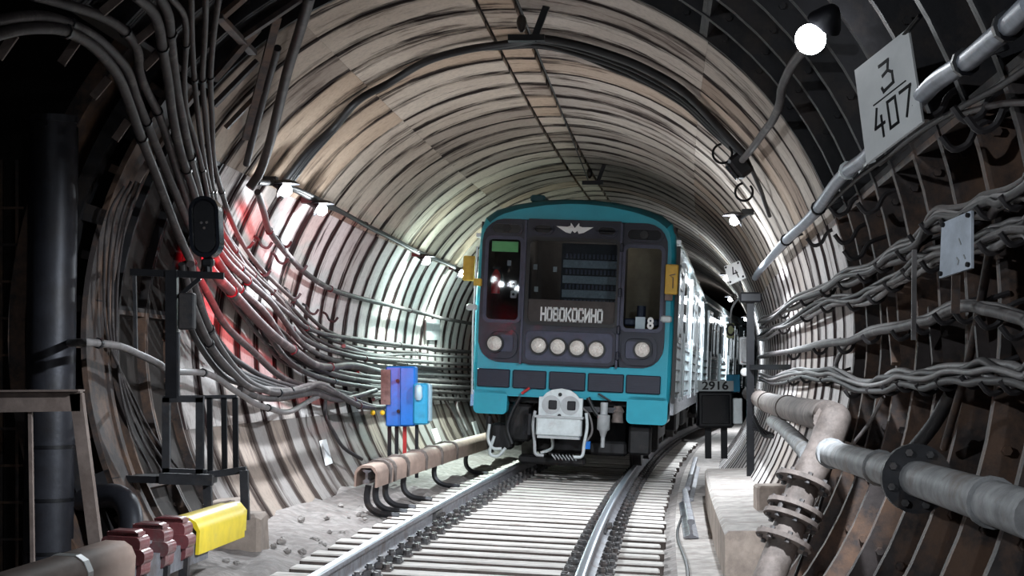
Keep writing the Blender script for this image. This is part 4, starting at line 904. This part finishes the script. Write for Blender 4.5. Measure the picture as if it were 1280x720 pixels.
d = PB[4] - PB[2]; d /= np.linalg.norm(d); q = PB[3]; e1 = np.cross(d, (0, 0, 1)); e1 /= np.linalg.norm(e1); e2 = np.cross(d, e1)
for k, sh in enumerate((-.014, .016)):
    m = MB(); m.tube([q + d * (sh - .012), q + d * (sh + .012)], .135, 26); fl = m.build('flange', 'steel_frame', t, smooth=True)
for j in range(8): a = j * math.pi / 4 + .3; c = q + (e1 * math.cos(a) + e2 * math.sin(a)) * .105; m = MB(); m.cyl(c - d * .045, c + d * .045, .015, 6); m.build('bolt', 'fastener', fl)
for k in (2, 5): m = MB(); m.tube([PB[k] - d * .02, PB[k] + d * .02], .082, 16); m.build('pipe_band', 'pipe_grey', t, smooth=True)
m = MB(); m.tube([PB[0] - d * .02 * -1, PB[0] + d * -.06], .085, 16); m.build('pipe_end_cap', 'pipe_grey', t, smooth=True)
m = MB(); m.tube(wp([(966, 527, 2.5), (978, 534, 2.48), (990, 545, 2.44), (1004, 560, 2.40), (1012, 570, 2.38)]), .062, 14, smooth=4)
tag(m.build('grey_pipe', 'pipe_grey', smooth=True), 'short grey pipe slanting down behind the brown elbow', 'pipe')
for (x0, y0), (x1, y1), rd, mm, lb in (((1190, 490), (1133, 572), .035, 'iron_dark', 'dark slanting rod between lowest bundle and grey pipe'), ((1104, 496), (1062, 560), .012, 'cable_pale', 'thin pale rod slanting above the grey pipe'), ((1045, 560), (985, 745), .012, 'cable_dark', 'thin rod beside the flanged pipe'), ((1180, 560), (1240, 300), .02, 'iron', 'upright iron bar on the right wall behind cables')):
    m = MB(); m.tube([wall(x0, y0, 2.66), (wall(x0, y0, 2.66) + wall(x1, y1, 2.6)) / 2 + A(0.02, 0, 0), wall(x1, y1, 2.6)], rd, 8, smooth=3); tag(m.build('slanting_rod', mm, smooth=True), lb, 'rod')
for (x, y0, y1, wd, lb, mm) in ((1143, 312, 425, .022, 'pale narrow strap hanging across the cable bundles', 'cable_pale'), (1195, 344, 392, .035, 'dark strap hanging below the small glossy sign', 'iron')):
    a = wall(x, y0, 2.50); b = atd(x - 1, y1, a[1]); m = MB(); m.bar(a, b, wd, .012, (0, 1, 0)); tag(m.build('hanging_strap', mm), lb, 'strap')
for k, px in enumerate((1120, 1172, 1230)):
    m = MB(); a = wall(px, 455, 2.62); b = wall(px - 6, 385, 2.62); m.bar(a, b, .05, .03, (0, 1, 0)); tag(m.build('cable_support', 'iron'), ('iron cable support left of the hanging straps', 'iron cable support below the small glossy sign', 'iron cable support near the right picture edge')[k], 'bracket')
# ledge
led = MB()
prof = [(1.80, -.32), (1.80, .05), (1.83, .08), (2.52, .10), (2.52, -.32)]
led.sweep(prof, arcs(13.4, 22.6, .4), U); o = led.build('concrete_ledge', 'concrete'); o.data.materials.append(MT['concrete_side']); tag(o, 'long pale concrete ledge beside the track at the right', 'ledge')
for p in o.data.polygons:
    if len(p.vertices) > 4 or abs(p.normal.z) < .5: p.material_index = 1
m = MB(); m.box(U(15.6, 2.30, .18), (.32, .4, .24), bev=.02); tag(m.build('concrete_block', 'concrete_side'), 'small dark concrete block on the ledge at the post foot', 'block')
# lengths of rail lying beside the ledge
def loose_rail(label, p0, p1):
    m = MB(); p0 = np.array(p0); p1 = np.array(p1); d = p1 - p0; d /= np.linalg.norm(d); x = np.cross(d, (0, 0, 1)); x /= np.linalg.norm(x)
    n = len(RP); V = [p + x * l * .95 + A(0, 0, .18 + h) for p in (p0, p1) for l, h in RP]
    m.add(V, [(i, (i + 1) % n, n + (i + 1) % n, n + i) for i in range(n)] + [tuple(range(n)), tuple(range(2 * n - 1, n - 1, -1))]); tag(m.build('loose_rail', 'rail_side'), label, 'rail')
loose_rail('near length of spare rail lying beside the ledge', U(16.9, 1.60, -.29), U(21.6, 1.55, -.29)); loose_rail('far length of spare rail lying beside the train', U(22.0, 1.58, -.29), U(30.0, 1.62, -.28))
m = MB(); m.tube([U(s, 1.50 + .03 * math.sin(s), -.285) for s in np.arange(11.5, 20, .5)], .014, 6, smooth=2); tag(m.build('ground_cable', 'cable_dark', smooth=True), 'thin dark cable lying on the bed between sleepers and ledge', 'cable')
# black post with crossbar, equipment near the far right
dp_ = 20.6; t = thing('black_post', 'slim black upright post with crossbar beside the right wall', 'post')
m = MB(); m.bar(atd(938, 612, dp_), atd(938, 366, dp_), .085, .07, (0, 1, 0)); m.build('post_shaft', 'black_metal', t)
m = MB(); m.bar(atd(938, 459, dp_), atd(1002, 459, dp_ - 1.2), .05, .06); m.build('crossbar', 'black_metal', t)
m = MB(); m.box(atd(938, 372, dp_), (.26, .16, .12), bev=.02); m.build('post_cap', 'black_metal', t)
for k in range(5): cable('black hose looped around the post foot', [(942, 520 + 4 * k, dp_ - .1), (955 + 4 * k, 545, dp_ - .4), (968 + 3 * k, 545 + 3 * k, dp_ - .7), (962 + 3 * k, 575 + 2 * k, dp_ - .5), (945, 600, dp_ - .2)], .018, 'black_metal', group='hoses at the post', name='hose', cat='hose')
de = 25.4
def px_box(x0, y0, x1, y1, d, dep, bev=0.): c = (atd(x0, y0, d) + atd(x1, y1, d)) / 2; p, q = atd(x0, y1, d), atd(x1, y0, d); return c + A(0, dep / 2, 0), (abs(q[0] - p[0]), dep, abs(q[2] - p[2]))
t = thing('signal_cabinet', 'black trackside cabinet on legs carrying the number 2916', 'cabinet')
m = MB(); m.box(*px_box(872, 489, 917, 535, de, .4), bev=.03); cb = m.build('cabinet_body', 'black_metal', t); m = MB(); m.box(*px_box(877, 494, 912, 530, de - .02, .05), bev=.01); m.build('cabinet_door', 'black_gloss', cb)
for x in (885, 905): m = MB(); c = atd(x, 533, de + .2); m.bar(c, A(c[0], c[1], .07), .09, .09, (0, 1, 0)); m.build('leg', 'black_metal', t)
m = MB(); m.box(*px_box(872, 476, 917, 489, de - .05, .03)); pl = m.build('number_plate', 'pale_paint', t)
c = atd(894, 482.5, de - .056); text_mesh('2916', .165, 'sign_black', pl, Matrix.Translation(tuple(c)) @ Matrix.Rotation(math.pi / 2, 4, 'X'), 1.15, bold=.004)
for o in t.children: pass
m = MB(); m.box(*px_box(908, 468, 925, 490, de + .1, .06), bev=.01); tag(m.build('blue_plate', 'cyan_box'), 'small light blue plate beside the 2916 number', 'plate')
t = thing('wall_cabinet', 'grey metal box fixed by the black post', 'cabinet'); m = MB(); m.box(*px_box(925, 421, 937, 456, 22, .2), bev=.015); m.build('cabinet_body', 'sign_grey', t); m = MB(); m.box(*px_box(927, 424, 935, 453, 21.96, .06), bev=.01); m.build('cabinet_door', 'pipe_grey', t)
m = MB(); c = atd(931, 465, 22); m.tube([c, c + A(0, -.06, 0), c + A(0, -.08, 0)], [.055, .055, .04], 18); tag(m.build('round_gauge', 'sign_white', smooth=True), 'small white round dial under the grey box', 'dial')
for (x0, y0, x1, y1, d, lb) in ((917, 498, 928, 530, 24.5, 'pale narrow junction box right of the black cabinet'),): m = MB(); m.box(*px_box(x0, y0, x1, y1, d, .15), bev=.01); tag(m.build('junction_box', 'pale_paint'), lb, 'box')
m = MB(); c0, d0 = px_box(908, 404, 918, 423, 24.4, .03); m.box(c0, d0, bev=.008); cs = m.build('letter_sign', 'sign_olive'); tag(cs, 'yellow green letter plate hanging beside the train', 'sign'); text_mesh('С', .22, 'sign_black', cs, Matrix.Translation((c0[0], c0[1] - .019, c0[2])) @ Matrix.Rotation(math.pi / 2, 4, 'X'), .8, bold=.006)
m = MB(); m.tube([atd(913, 404, 24.4), atd(915, 385, 24.4), atd(925, 372, 24), atd(938, 370, dp_)], .015, 6, smooth=3); tag(m.build('sign_arm', 'pale_paint', smooth=True), 'pale bent arm reaching from the post to the letter plate', 'arm')

# ================================================================== SIGNS
def plate_sign(name, label, corners, depths, mm, thick=.012, cat='sign'):
    C = [atd(x, y, d) for (x, y), d in zip(corners, depths)]     # tl, tr, br, bl
    n = np.cross(C[1] - C[0], C[3] - C[0]); n /= np.linalg.norm(n)
    if n.dot(CAM - C[0]) < 0: n = -n
    m = MB(); m.hexa([c - n * thick for c in C] + C)
    t = thing(name, label, cat); m.build('sign_plate', mm, t)
    def P(u, v, h): return (C[0] * (1 - u) * (1 - v) + C[1] * u * (1 - v) + C[2] * u * v + C[3] * (1 - u) * v) + n * h
    return t, P, n
dS = wall(1110, 120, 2.50)[1]
t, P, n = plate_sign('number_sign', 'large white sign reading 3 over 407 on the right wall', [(1068, 88), (1135, 35), (1153, 152), (1083, 205)], [dS + .15, dS - .15, dS - .40, dS - .10], 'sign_white')
m = MB(); strokes(m, [((.36, .20), (.62, .20)), ((.62, .20), (.62, .40)), ((.62, .27), (.46, .30)), ((.46, .30), (.62, .32)), ((.62, .32), (.62, .44)), ((.62, .44), (.42, .44))], P, .004, .035)
m = MB(); strokes(m, [((.44, .16), (.60, .16)), ((.60, .16), (.57, .26)), ((.48, .28), (.57, .26)), ((.57, .26), (.64, .31)), ((.64, .31), (.64, .42)), ((.64, .42), (.46, .44)), ((.46, .44), (.44, .40))], P, .004, .032); m.build('numeral', 'sign_black', t)
m = MB(); strokes(m, [((.26, .50), (.84, .50))], P, .004, .012); m.build('bar_line', 'sign_black', t)
m = MB(); strokes(m, [((.30, .56), (.24, .74)), ((.24, .74), (.40, .74)), ((.36, .66), (.36, .86))], P, .004, .03); m.build('numeral', 'sign_black', t)
m = MB(); strokes(m, [((.49, .57), (.63, .57)), ((.63, .57), (.63, .84)), ((.63, .84), (.49, .84)), ((.49, .84), (.49, .57))], P, .004, .03); m.build('numeral', 'sign_black', t)
m = MB(); strokes(m, [((.72, .57), (.90, .57)), ((.90, .57), (.78, .84))], P, .004, .032); m.build('numeral', 'sign_black', t)
for c0, c1 in ((P(.9, .02, -.01), wall(1150, 20, 2.72)), (P(.15, .95, -.01), wall(1075, 215, 2.72))): m = MB(); m.tube([c0, c1], .012, 6); m.build('sign_stay', 'black_metal', t)
dS2 = wall(1195, 303, 2.46)[1]
t, P, n = plate_sign('small_sign', 'small glossy bluish white plate among the right cable bundles', [(1177, 279), (1214, 263), (1214, 335), (1174, 348)], [dS2 + .1, dS2 - .1, dS2 - .12, dS2 + .08], 'sign_gloss')
for u, v in ((.08, .05), (.93, .07), (.93, .93), (.07, .93)): m = MB(); m.tube([P(u, v, 0), P(u, v, .012)], .010, 8); m.build('screw', 'sign_black', t)
m = MB(); strokes(m, [((.62, .42), (.68, .52)), ((.56, .74), (.62, .80)), ((.78, .74), (.82, .80)), ((.62, .80), (.60, .86))], P, .003, .025); m.build('worn_mark', 'sign_grey', t)
t, P, n = plate_sign('number_sign', 'small tilted white plate with a black 4 right of the train', [(905, 333), (924, 326), (932, 347), (912, 356)], [21.0, 20.8, 20.6, 20.8], 'sign_white')
m = MB(); strokes(m, [((.50, .22), (.40, .56)), ((.40, .56), (.66, .56)), ((.60, .44), (.64, .82))], P, .004, .06); m.build('numeral', 'sign_black', t)
for u, v in ((.1, .1), (.9, .1), (.9, .9), (.1, .9)): m = MB(); m.tube([P(u, v, 0), P(u, v, .01)], .014, 8); m.build('screw', 'sign_black', t)
m = MB(); a = P(.6, 1, -.01); m.tube([a, wall(930, 372, 2.66)], .015, 6); m.build('sign_stay', 'steel_frame', t)
for (cs_, lb, mm) in (([(402, 550), (408, 549), (416, 579), (410, 581)], 'narrow white marker strip on the lower left wall', 'sign_white'), ([(541, 536), (546, 535), (552, 551), (547, 553)], 'tiny white marker strip right of the blue boxes', 'sign_white'), ([(591, 527), (595, 526), (600, 542), (596, 543)], 'tiny white marker strip beside the train skirt', 'sign_white'), ([(533, 400), (550, 400), (550, 425), (533, 425)], 'flat grey plate hung on the left wall', 'sign_grey')):
    C = [wall(x, y, 2.69) for x, y in cs_]; n = U(inv(C[0])[0], 0, ZC) - C[0]; n /= np.linalg.norm(n); m = MB(); m.hexa([c - n * .03 for c in C] + C); tag(m.build('wall_marker', mm), lb, 'marker')

# ================================================================== junction box and stem at the right lamp
p = wall(925, 207, 2.58); s_, l_, z_ = inv(p); t = thing('junction_box', 'black ceiling junction box with wire loops under the arch', 'box', Matrix.Translation(tuple(p))); bpy.context.view_layer.update()
ax = U(s_, 0, ZC) - p; ax /= np.linalg.norm(ax); Mx = np.array(Matrix(((0, 0, 0), (0, 0, 0), (0, 0, 0)))) ; e2 = np.cross((0, 1, 0), ax); B = np.stack([e2, A(0, 1, 0), ax], 1)
m = MB(); m.box(p, (.22, .2, .16), M=B, bev=.03); keep(m.build('box_body', 'black_metal'), t)
m = MB(); m.box(p + ax * .09, (.17, .15, .03), M=B, bev=.01); keep(m.build('box_lid', 'black_gloss'), t)
for cx2, cy2, rr in ((903, 192, 12), (930, 240, 11)):
    m = MB(); m.tube([atd(cx2 + rr * math.cos(a), cy2 + rr * math.sin(a), p[1]) for a in np.linspace(-.8, 4.6, 14)], .012, 6, smooth=2); keep(m.build('wire_loop', 'black_metal', smooth=True), t)
cable('conduit stem climbing from the junction box to the big lamp', [(928, 200), (940, 186), (955, 165), (966, 150), (975, 128), (978, 108), (990, 82), (1005, 62), (1018, 48)], .030, 'cable_grey', 2.60, name='lamp_stem', cat='conduit')
cable('dark conduit going on from the junction box along the arch', [(933, 197), (950, 235), (955, 250), (962, 270)], .02, 'cable_dark', 2.66, name='lamp_stem', cat='conduit')
# crown fixtures
for (x, y, k, lb) in ((652, 28, 1., 'black insulator pair hanging from the near tunnel crown'), (737, 216, .62, 'black insulator pair hanging from the far tunnel crown')):
    p = wall(x, y, 2.60); t = thing('ceiling_insulator', lb, 'insulator', Matrix.Translation(tuple(p))); bpy.context.view_layer.update()
    m = MB(); m.tube([p + A(0, 0, .06), p + A(0, 0, .04), p, p - A(0, 0, .05), p - A(0, 0, .08)], [.02, .035, .045, .035, .015], 12); keep(m.build('insulator_body', 'insulator', smooth=True), t)
    q0 = atd(x + 31 * k, y - 20 * k, p[1] - .1); q1 = atd(x + 15 * k, y + 22 * k, p[1]); m = MB(); m.bar(q0, q1, .055, .05, (0, 1, 0)); keep(m.build('hanger_bar', 'black_metal'), t)
    m = MB(); m.box(atd(x + 6 * k, y + 20 * k, p[1]), (.3, .1, .05)); keep(m.build('mount_plate', 'black_metal'), t)

# ================================================================== LEFT SIDE
t = thing('steel_column', 'big dark steel pipe column standing in the side opening', 'column')
dc = 12.1; ctr = atd(61, 640, dc); zt = atd(61, 148, dc)[2]; cb = A(ctr[0], ctr[1], -.5)
def cz(z): return A(cb[0], cb[1], z)
zs = [atd(61, y, dc)[2] for y in (690, 624, 558, 500)]
m = MB(); m.tube([cz(-.5), cz(zt)], .170, 32); m.build('column_tube', 'column', t, smooth=True)
for z in zs: m = MB(); m.tube([cz(z - .012), cz(z + .012)], .176, 32); m.build('column_band', 'black_metal', t, smooth=True)
m = MB(); m.tube([cz(zt - .04), cz(zt + .01)], .178, 32); m.build('column_cap', 'column', t, smooth=True)
m = MB(); m.tube([cz(zt - .06) + A(-.02, -.19, 0), cz(zt - .06) + A(-.02, -.15, 0)], .03, 12); m.build('lifting_eye', 'black_metal', t)
t = thing('cable_ladder', 'thin dark ladder rack left of the big column', 'ladder')
for x in (2, 22): m = MB(); m.bar(atd(x, 720, 12.6), atd(x, 200, 12.6), .025, .03, (0, 1, 0)); m.build('stile', 'iron', t)
for y in range(260, 720, 46): m = MB(); m.bar(atd(-4, y, 12.58), atd(30, y, 12.58), .018, .018); m.build('rung', 'iron', t)
# brown channel frame
t = thing('channel_frame', 'brown steel channel frame at the lower left edge', 'frame'); db = 10.6
m = MB(); m.bar(atd(-30, 503, db), atd(102, 501, db), .06, .125); m.build('top_channel', 'brown_frame', t)
m = MB(); m.bar(atd(96, 492, db), atd(121, 690, db), .075, .06, (0, 1, 0)); m.build('leg', 'brown_frame', t)
m = MB(); m.bar(atd(38, 512, db), atd(41, 706, db), .022, .03, (0, 1, 0)); m.build('thin_leg', 'brown_frame', t)
m = MB(); m.bar(atd(-30, 489, db), atd(102, 488, db), .14, .012); m.build('channel_lip', 'brown_frame', t)
m = MB(); m.tube([atd(100, 625, 12.4), atd(128, 620, 12.3), atd(150, 622, 12.2), atd(162, 640, 12.1), atd(165, 680, 12.0)], .085, 14, smooth=5); tag(m.build('elbow_pipe', 'column', smooth=True), 'dark elbow pipe low behind the contact rail boots', 'pipe')
# signal head with red lamp, post and stand
ds = 12.85
t = thing('tunnel_signal', 'black oval signal head seen from behind with red glow', 'signal')
c = atd(257, 284, ds); M3 = Matrix.Translation(tuple(c)) @ Matrix.Rotation(math.radians(-3), 4, 'Y')
def obj_at(mb, nm, mm, par, smooth=False): 
    A4 = np.array(M3); mb.v = [tuple((A4 @ np.array((*v, 1)))[:3]) for v in mb.v]; return mb.build(nm, mm, par, smooth)
m = MB(); m.prism(rrect(-.112, -.228, .112, .228, .11, 10), -.03, .10); hd = obj_at(m, 'signal_housing', 'black_gloss', t)
m = MB(); m.ringplate(rrect(-.112, -.228, .112, .228, .11, 10), rrect(-.088, -.204, .088, .204, .086, 10), -.055, -.02); obj_at(m, 'housing_rim', 'black_gloss', hd)
m = MB(); m.prism(rrect(-.075, -.19, .075, .19, .073, 10), -.045, -.03); obj_at(m, 'back_cover', 'black_metal', hd)
for x, z in ((-.02, .03), (.02, .03), (0, -.01)): m = MB(); m.cyl((x, -.055, z), (x, -.04, z), .01, 8); obj_at(m, 'cover_bolt', 'fastener', hd)
m = MB(); m.cyl((0, .10, -.11), (0, .115, -.11), .07, 18); obj_at(m, 'red_lens', 'red_lens', hd)
m = MB(); m.box((0, .03, -.26), (.09, .08, .07), bev=.015); m.cyl((0, .03, -.23), (0, .03, -.33), .03, 10); obj_at(m, 'signal_mount', 'black_metal', t)
ra = wall(290, 338, 2.50) - (c + A(.05, .19, -.11)); pl = point_light('red_light', c + A(.05, .19, -.11), 1300, (1, .010, .025), t, .04, (tuple(ra), math.radians(31)))
t = thing('signal_stand', 'black angle iron stand with post and arm for the signal', 'stand')
def bar(nm, x0, y0, x1, y1, wd, ht, mm='steel_frame', d=ds, d2=None, up=(0, 1, 0)): m = MB(); m.bar(atd(x0, y0, d), atd(x1, y1, d2 or d), wd, ht, up); return m.build(nm, mm, t)
bar('post', 215, 338, 215, 497, .085, .07, 'black_metal'); bar('post_pipe', 221, 415, 221, 497, .04, .04, 'steel_frame')
bar('arm', 163, 340, 280, 345, .04, .05, 'black_metal', up=(0, 0, 1)); bar('arm_brace', 222, 372, 250, 348, .03, .03, 'black_metal')
bar('hanger', 168, 340, 170, 440, .025, .03, 'steel_frame')
for x in (208, 250): bar('upright', x, 497, x, 592, .055, .05)
for x in (262, 280, 294): bar('upright', x, 497, x + 1, 590, .04, .03, 'black_metal', ds + .25)
bar('top_rail', 204, 499, 255, 499, .05, .045, up=(0, 0, 1)); bar('top_rail', 204, 497, 296, 496, .03, .03, d=ds + .25, up=(0, 0, 1)); bar('bottom_rail', 204, 590, 258, 592, .05, .06, up=(0, 0, 1))
bar('platform_beam', 143, 597, 266, 600, .30, .05, 'black_metal', up=(0, 0, 1)); bar('platform_beam', 200, 598, 266, 600, .06, .08, d=ds - .15, up=(0, 0, 1)); bar('platform_beam', 258, 594, 308, 587, .05, .05, d=ds + .15, up=(0, 0, 1))
for x, y0, y1 in ((259, 600, 650), (305, 588, 650)): bar('leg', x, y0, x + 2, y1, .06, .05, 'steel_frame', ds + .1)
m = MB(); m.box(*px_box(222, 366, 242, 412, ds - .05, .1), bev=.01); tag(m.build('relay_box', 'iron_dark'), 'flat dark box fixed to the signal post', 'box')
# concrete and rubble at the foot of the left wall
for (l, s, wd, dp2, h0, h1, lb) in ((-1.95, 13.6, .40, .40, -.3, .18, 'rough concrete footing under the signal stand leg'), (-2.2, 13.0, .30, .4, -.5, .05, 'rough concrete stub behind the yellow end cover'), (-2.28, 14.5, .3, .5, -.3, .22, 'broken concrete step against the left wall')):
    m = MB(); m.box(U(s, l, (h0 + h1) / 2), (wd, dp2, h1 - h0), bev=.03); m.v = [(x + random.uniform(-.015, .015), y + random.uniform(-.015, .015), z + random.uniform(-.012, .012)) for x, y, z in m.v]; tag(m.build('concrete_footing', 'concrete_side'), lb, 'footing')
for k in range(26):
    s = random.uniform(12.5, 18); l = -1.42 - random.random() ** 1.3 * .6; sz = random.uniform(.015, .045); m = MB(); m.sphere(tuple(U(s, l, -.155 + (-1.4 - l) * .16 + sz * .3)), sz, 6, 4, (1, random.uniform(.6, 1.2), random.uniform(.5, .8))); m.v = [(x + random.uniform(-.2, .2) * sz, y + random.uniform(-.2, .2) * sz, z + random.uniform(-.2, .2) * sz) for x, y, z in m.v]
    tag(m.build('rubble_lump', 'rubble'), 'grey rubble lump on the ground left of the left rail', 'rubble', 'rubble by the left rail')
# blue boxes
dbx = 21.6; t = thing('blue_cabinet', 'bright blue cable cabinet on posts at the left wall', 'cabinet')
m = MB(); m.box(*px_box(482, 458, 519, 533, dbx, .32), bev=.015); b_ = m.build('cabinet_body', 'blue_box', t)
m = MB(); m.box(*px_box(500, 459, 518, 532, dbx - .03, .04), bev=.01); m.build('cabinet_door', 'blue_box', b_)
for x, y in ((497, 476), (498, 514)): m = MB(); c = atd(x, y, dbx - .035); m.cyl(c + A(0, .05, 0), c - A(0, .01, 0), .022, 12); m.build('cable_gland', 'black_metal', b_)
m = MB(); m.box(*px_box(476, 462, 488, 506, dbx - .06, .03)); m.build('side_plate', 'pipe_brown', t)
for x, mm in ((487, 'black_metal'), (496, 'black_metal'), (506, 'red_post')): m = MB(); c = atd(x, 532, dbx + .15); m.bar(c, A(c[0], c[1], .0), .045, .045, (0, 1, 0)); m.build('support_post', mm, t)
for x in (466, 478):
    m = MB(); c = atd(x, 516, dbx - .1); m.sphere(tuple(c), .032, 10, 6); tag(m.build('cable_tag', 'yellow', smooth=True), 'small round yellow cable tag left of the blue cabinet', 'tag', 'yellow cable tags')
t = thing('cyan_cabinet', 'light blue switch cabinet right of the blue one', 'cabinet')
m = MB(); m.box(*px_box(516, 479, 534, 531, dbx - .05, .35), bev=.02); b_ = m.build('cabinet_body', 'cyan_box', t)
m = MB(); m.box(*px_box(531, 480, 538, 527, dbx + .1, .25), bev=.01); m.build('side_cover', 'box_pale', t)
m = MB(); c = atd(523, 490, dbx - .08); m.tube([c + A(0, 0, .09), c + A(0, 0, .06), c - A(0, 0, .06), c - A(0, 0, .10)], [.02, .045, .05, .03], 12); m.build('switch_handle', 'box_pale', t, smooth=True)
m = MB(); c = atd(521, 531, dbx + .1); m.bar(c, A(c[0], c[1], .0), .04, .04, (0, 1, 0)); m.build('support_post', 'black_metal', t)
# struts and conduit at the upper left
for k, (x0, y0, x1, y1) in enumerate(((300, 50, 380, -4), (347, 20, 307, 173), (267, 100, 322, 36), (273, 20, 316, 66), (276, 22, 306, -4), (267, 132, 322, 76), (282, 160, 330, 110))):
    m = MB(); a, b = wall(x0, y0, 2.66), wall(x1, y1, 2.66); m.bar(a, b, .06, .035); tag(m.build('ceiling_strut', 'iron'), ('slanting iron strut right of the vault conduit top', 'steep iron strut beside the vault conduit', 'iron strut rising right from the brown drop cables', 'short iron strut sloping down right at the upper left', 'topmost short iron strut at the upper left', 'second iron strut rising right below the first', 'lowest iron strut rising right above the first lamp')[k], 'strut', 'upper left struts')
cable('dark conduit running down from the vault to the first left lamp', [(388, -6), (376, 35), (360, 87), (347, 140), (337, 180), (325, 215), (312, 235)], .042, 'cable_brown', 2.62, name='vault_conduit', cat='conduit')
cable('second dark conduit left of the vault conduit', [(347, 60), (333, 110), (318, 165), (308, 205)], .03, 'cable_dark', 2.64, name='vault_conduit', cat='conduit')
for k, (x, y, a) in enumerate(((8, 58, 55), (86, 66, 55), (126, 110, 50), (152, 163, 55), (182, 42, 40), (178, 215, 60), (190, 75, 45), (140, 5, 40))):
    p = wall(x, y, 2.52); d = A(math.cos(math.radians(a)), 0, math.sin(math.radians(a))) * .075; m = MB(); m.bar(p - d, p + d, .05, .02, (0, 1, 0)); tag(m.build('cable_bracket', 'brown_frame'), ('tilted bracket at the left picture edge under the arch', 'tilted bracket under the middle of the cable arch', 'tilted bracket where the cable arch turns down', 'tilted bracket beside the falling arch cables', 'tilted bracket between the topmost and steep cables', 'tilted bracket low beside the falling cables', 'tilted bracket left of the tied cable pair', 'tilted bracket above the topmost curving cable')[k], 'bracket', 'brackets of the arching cables')
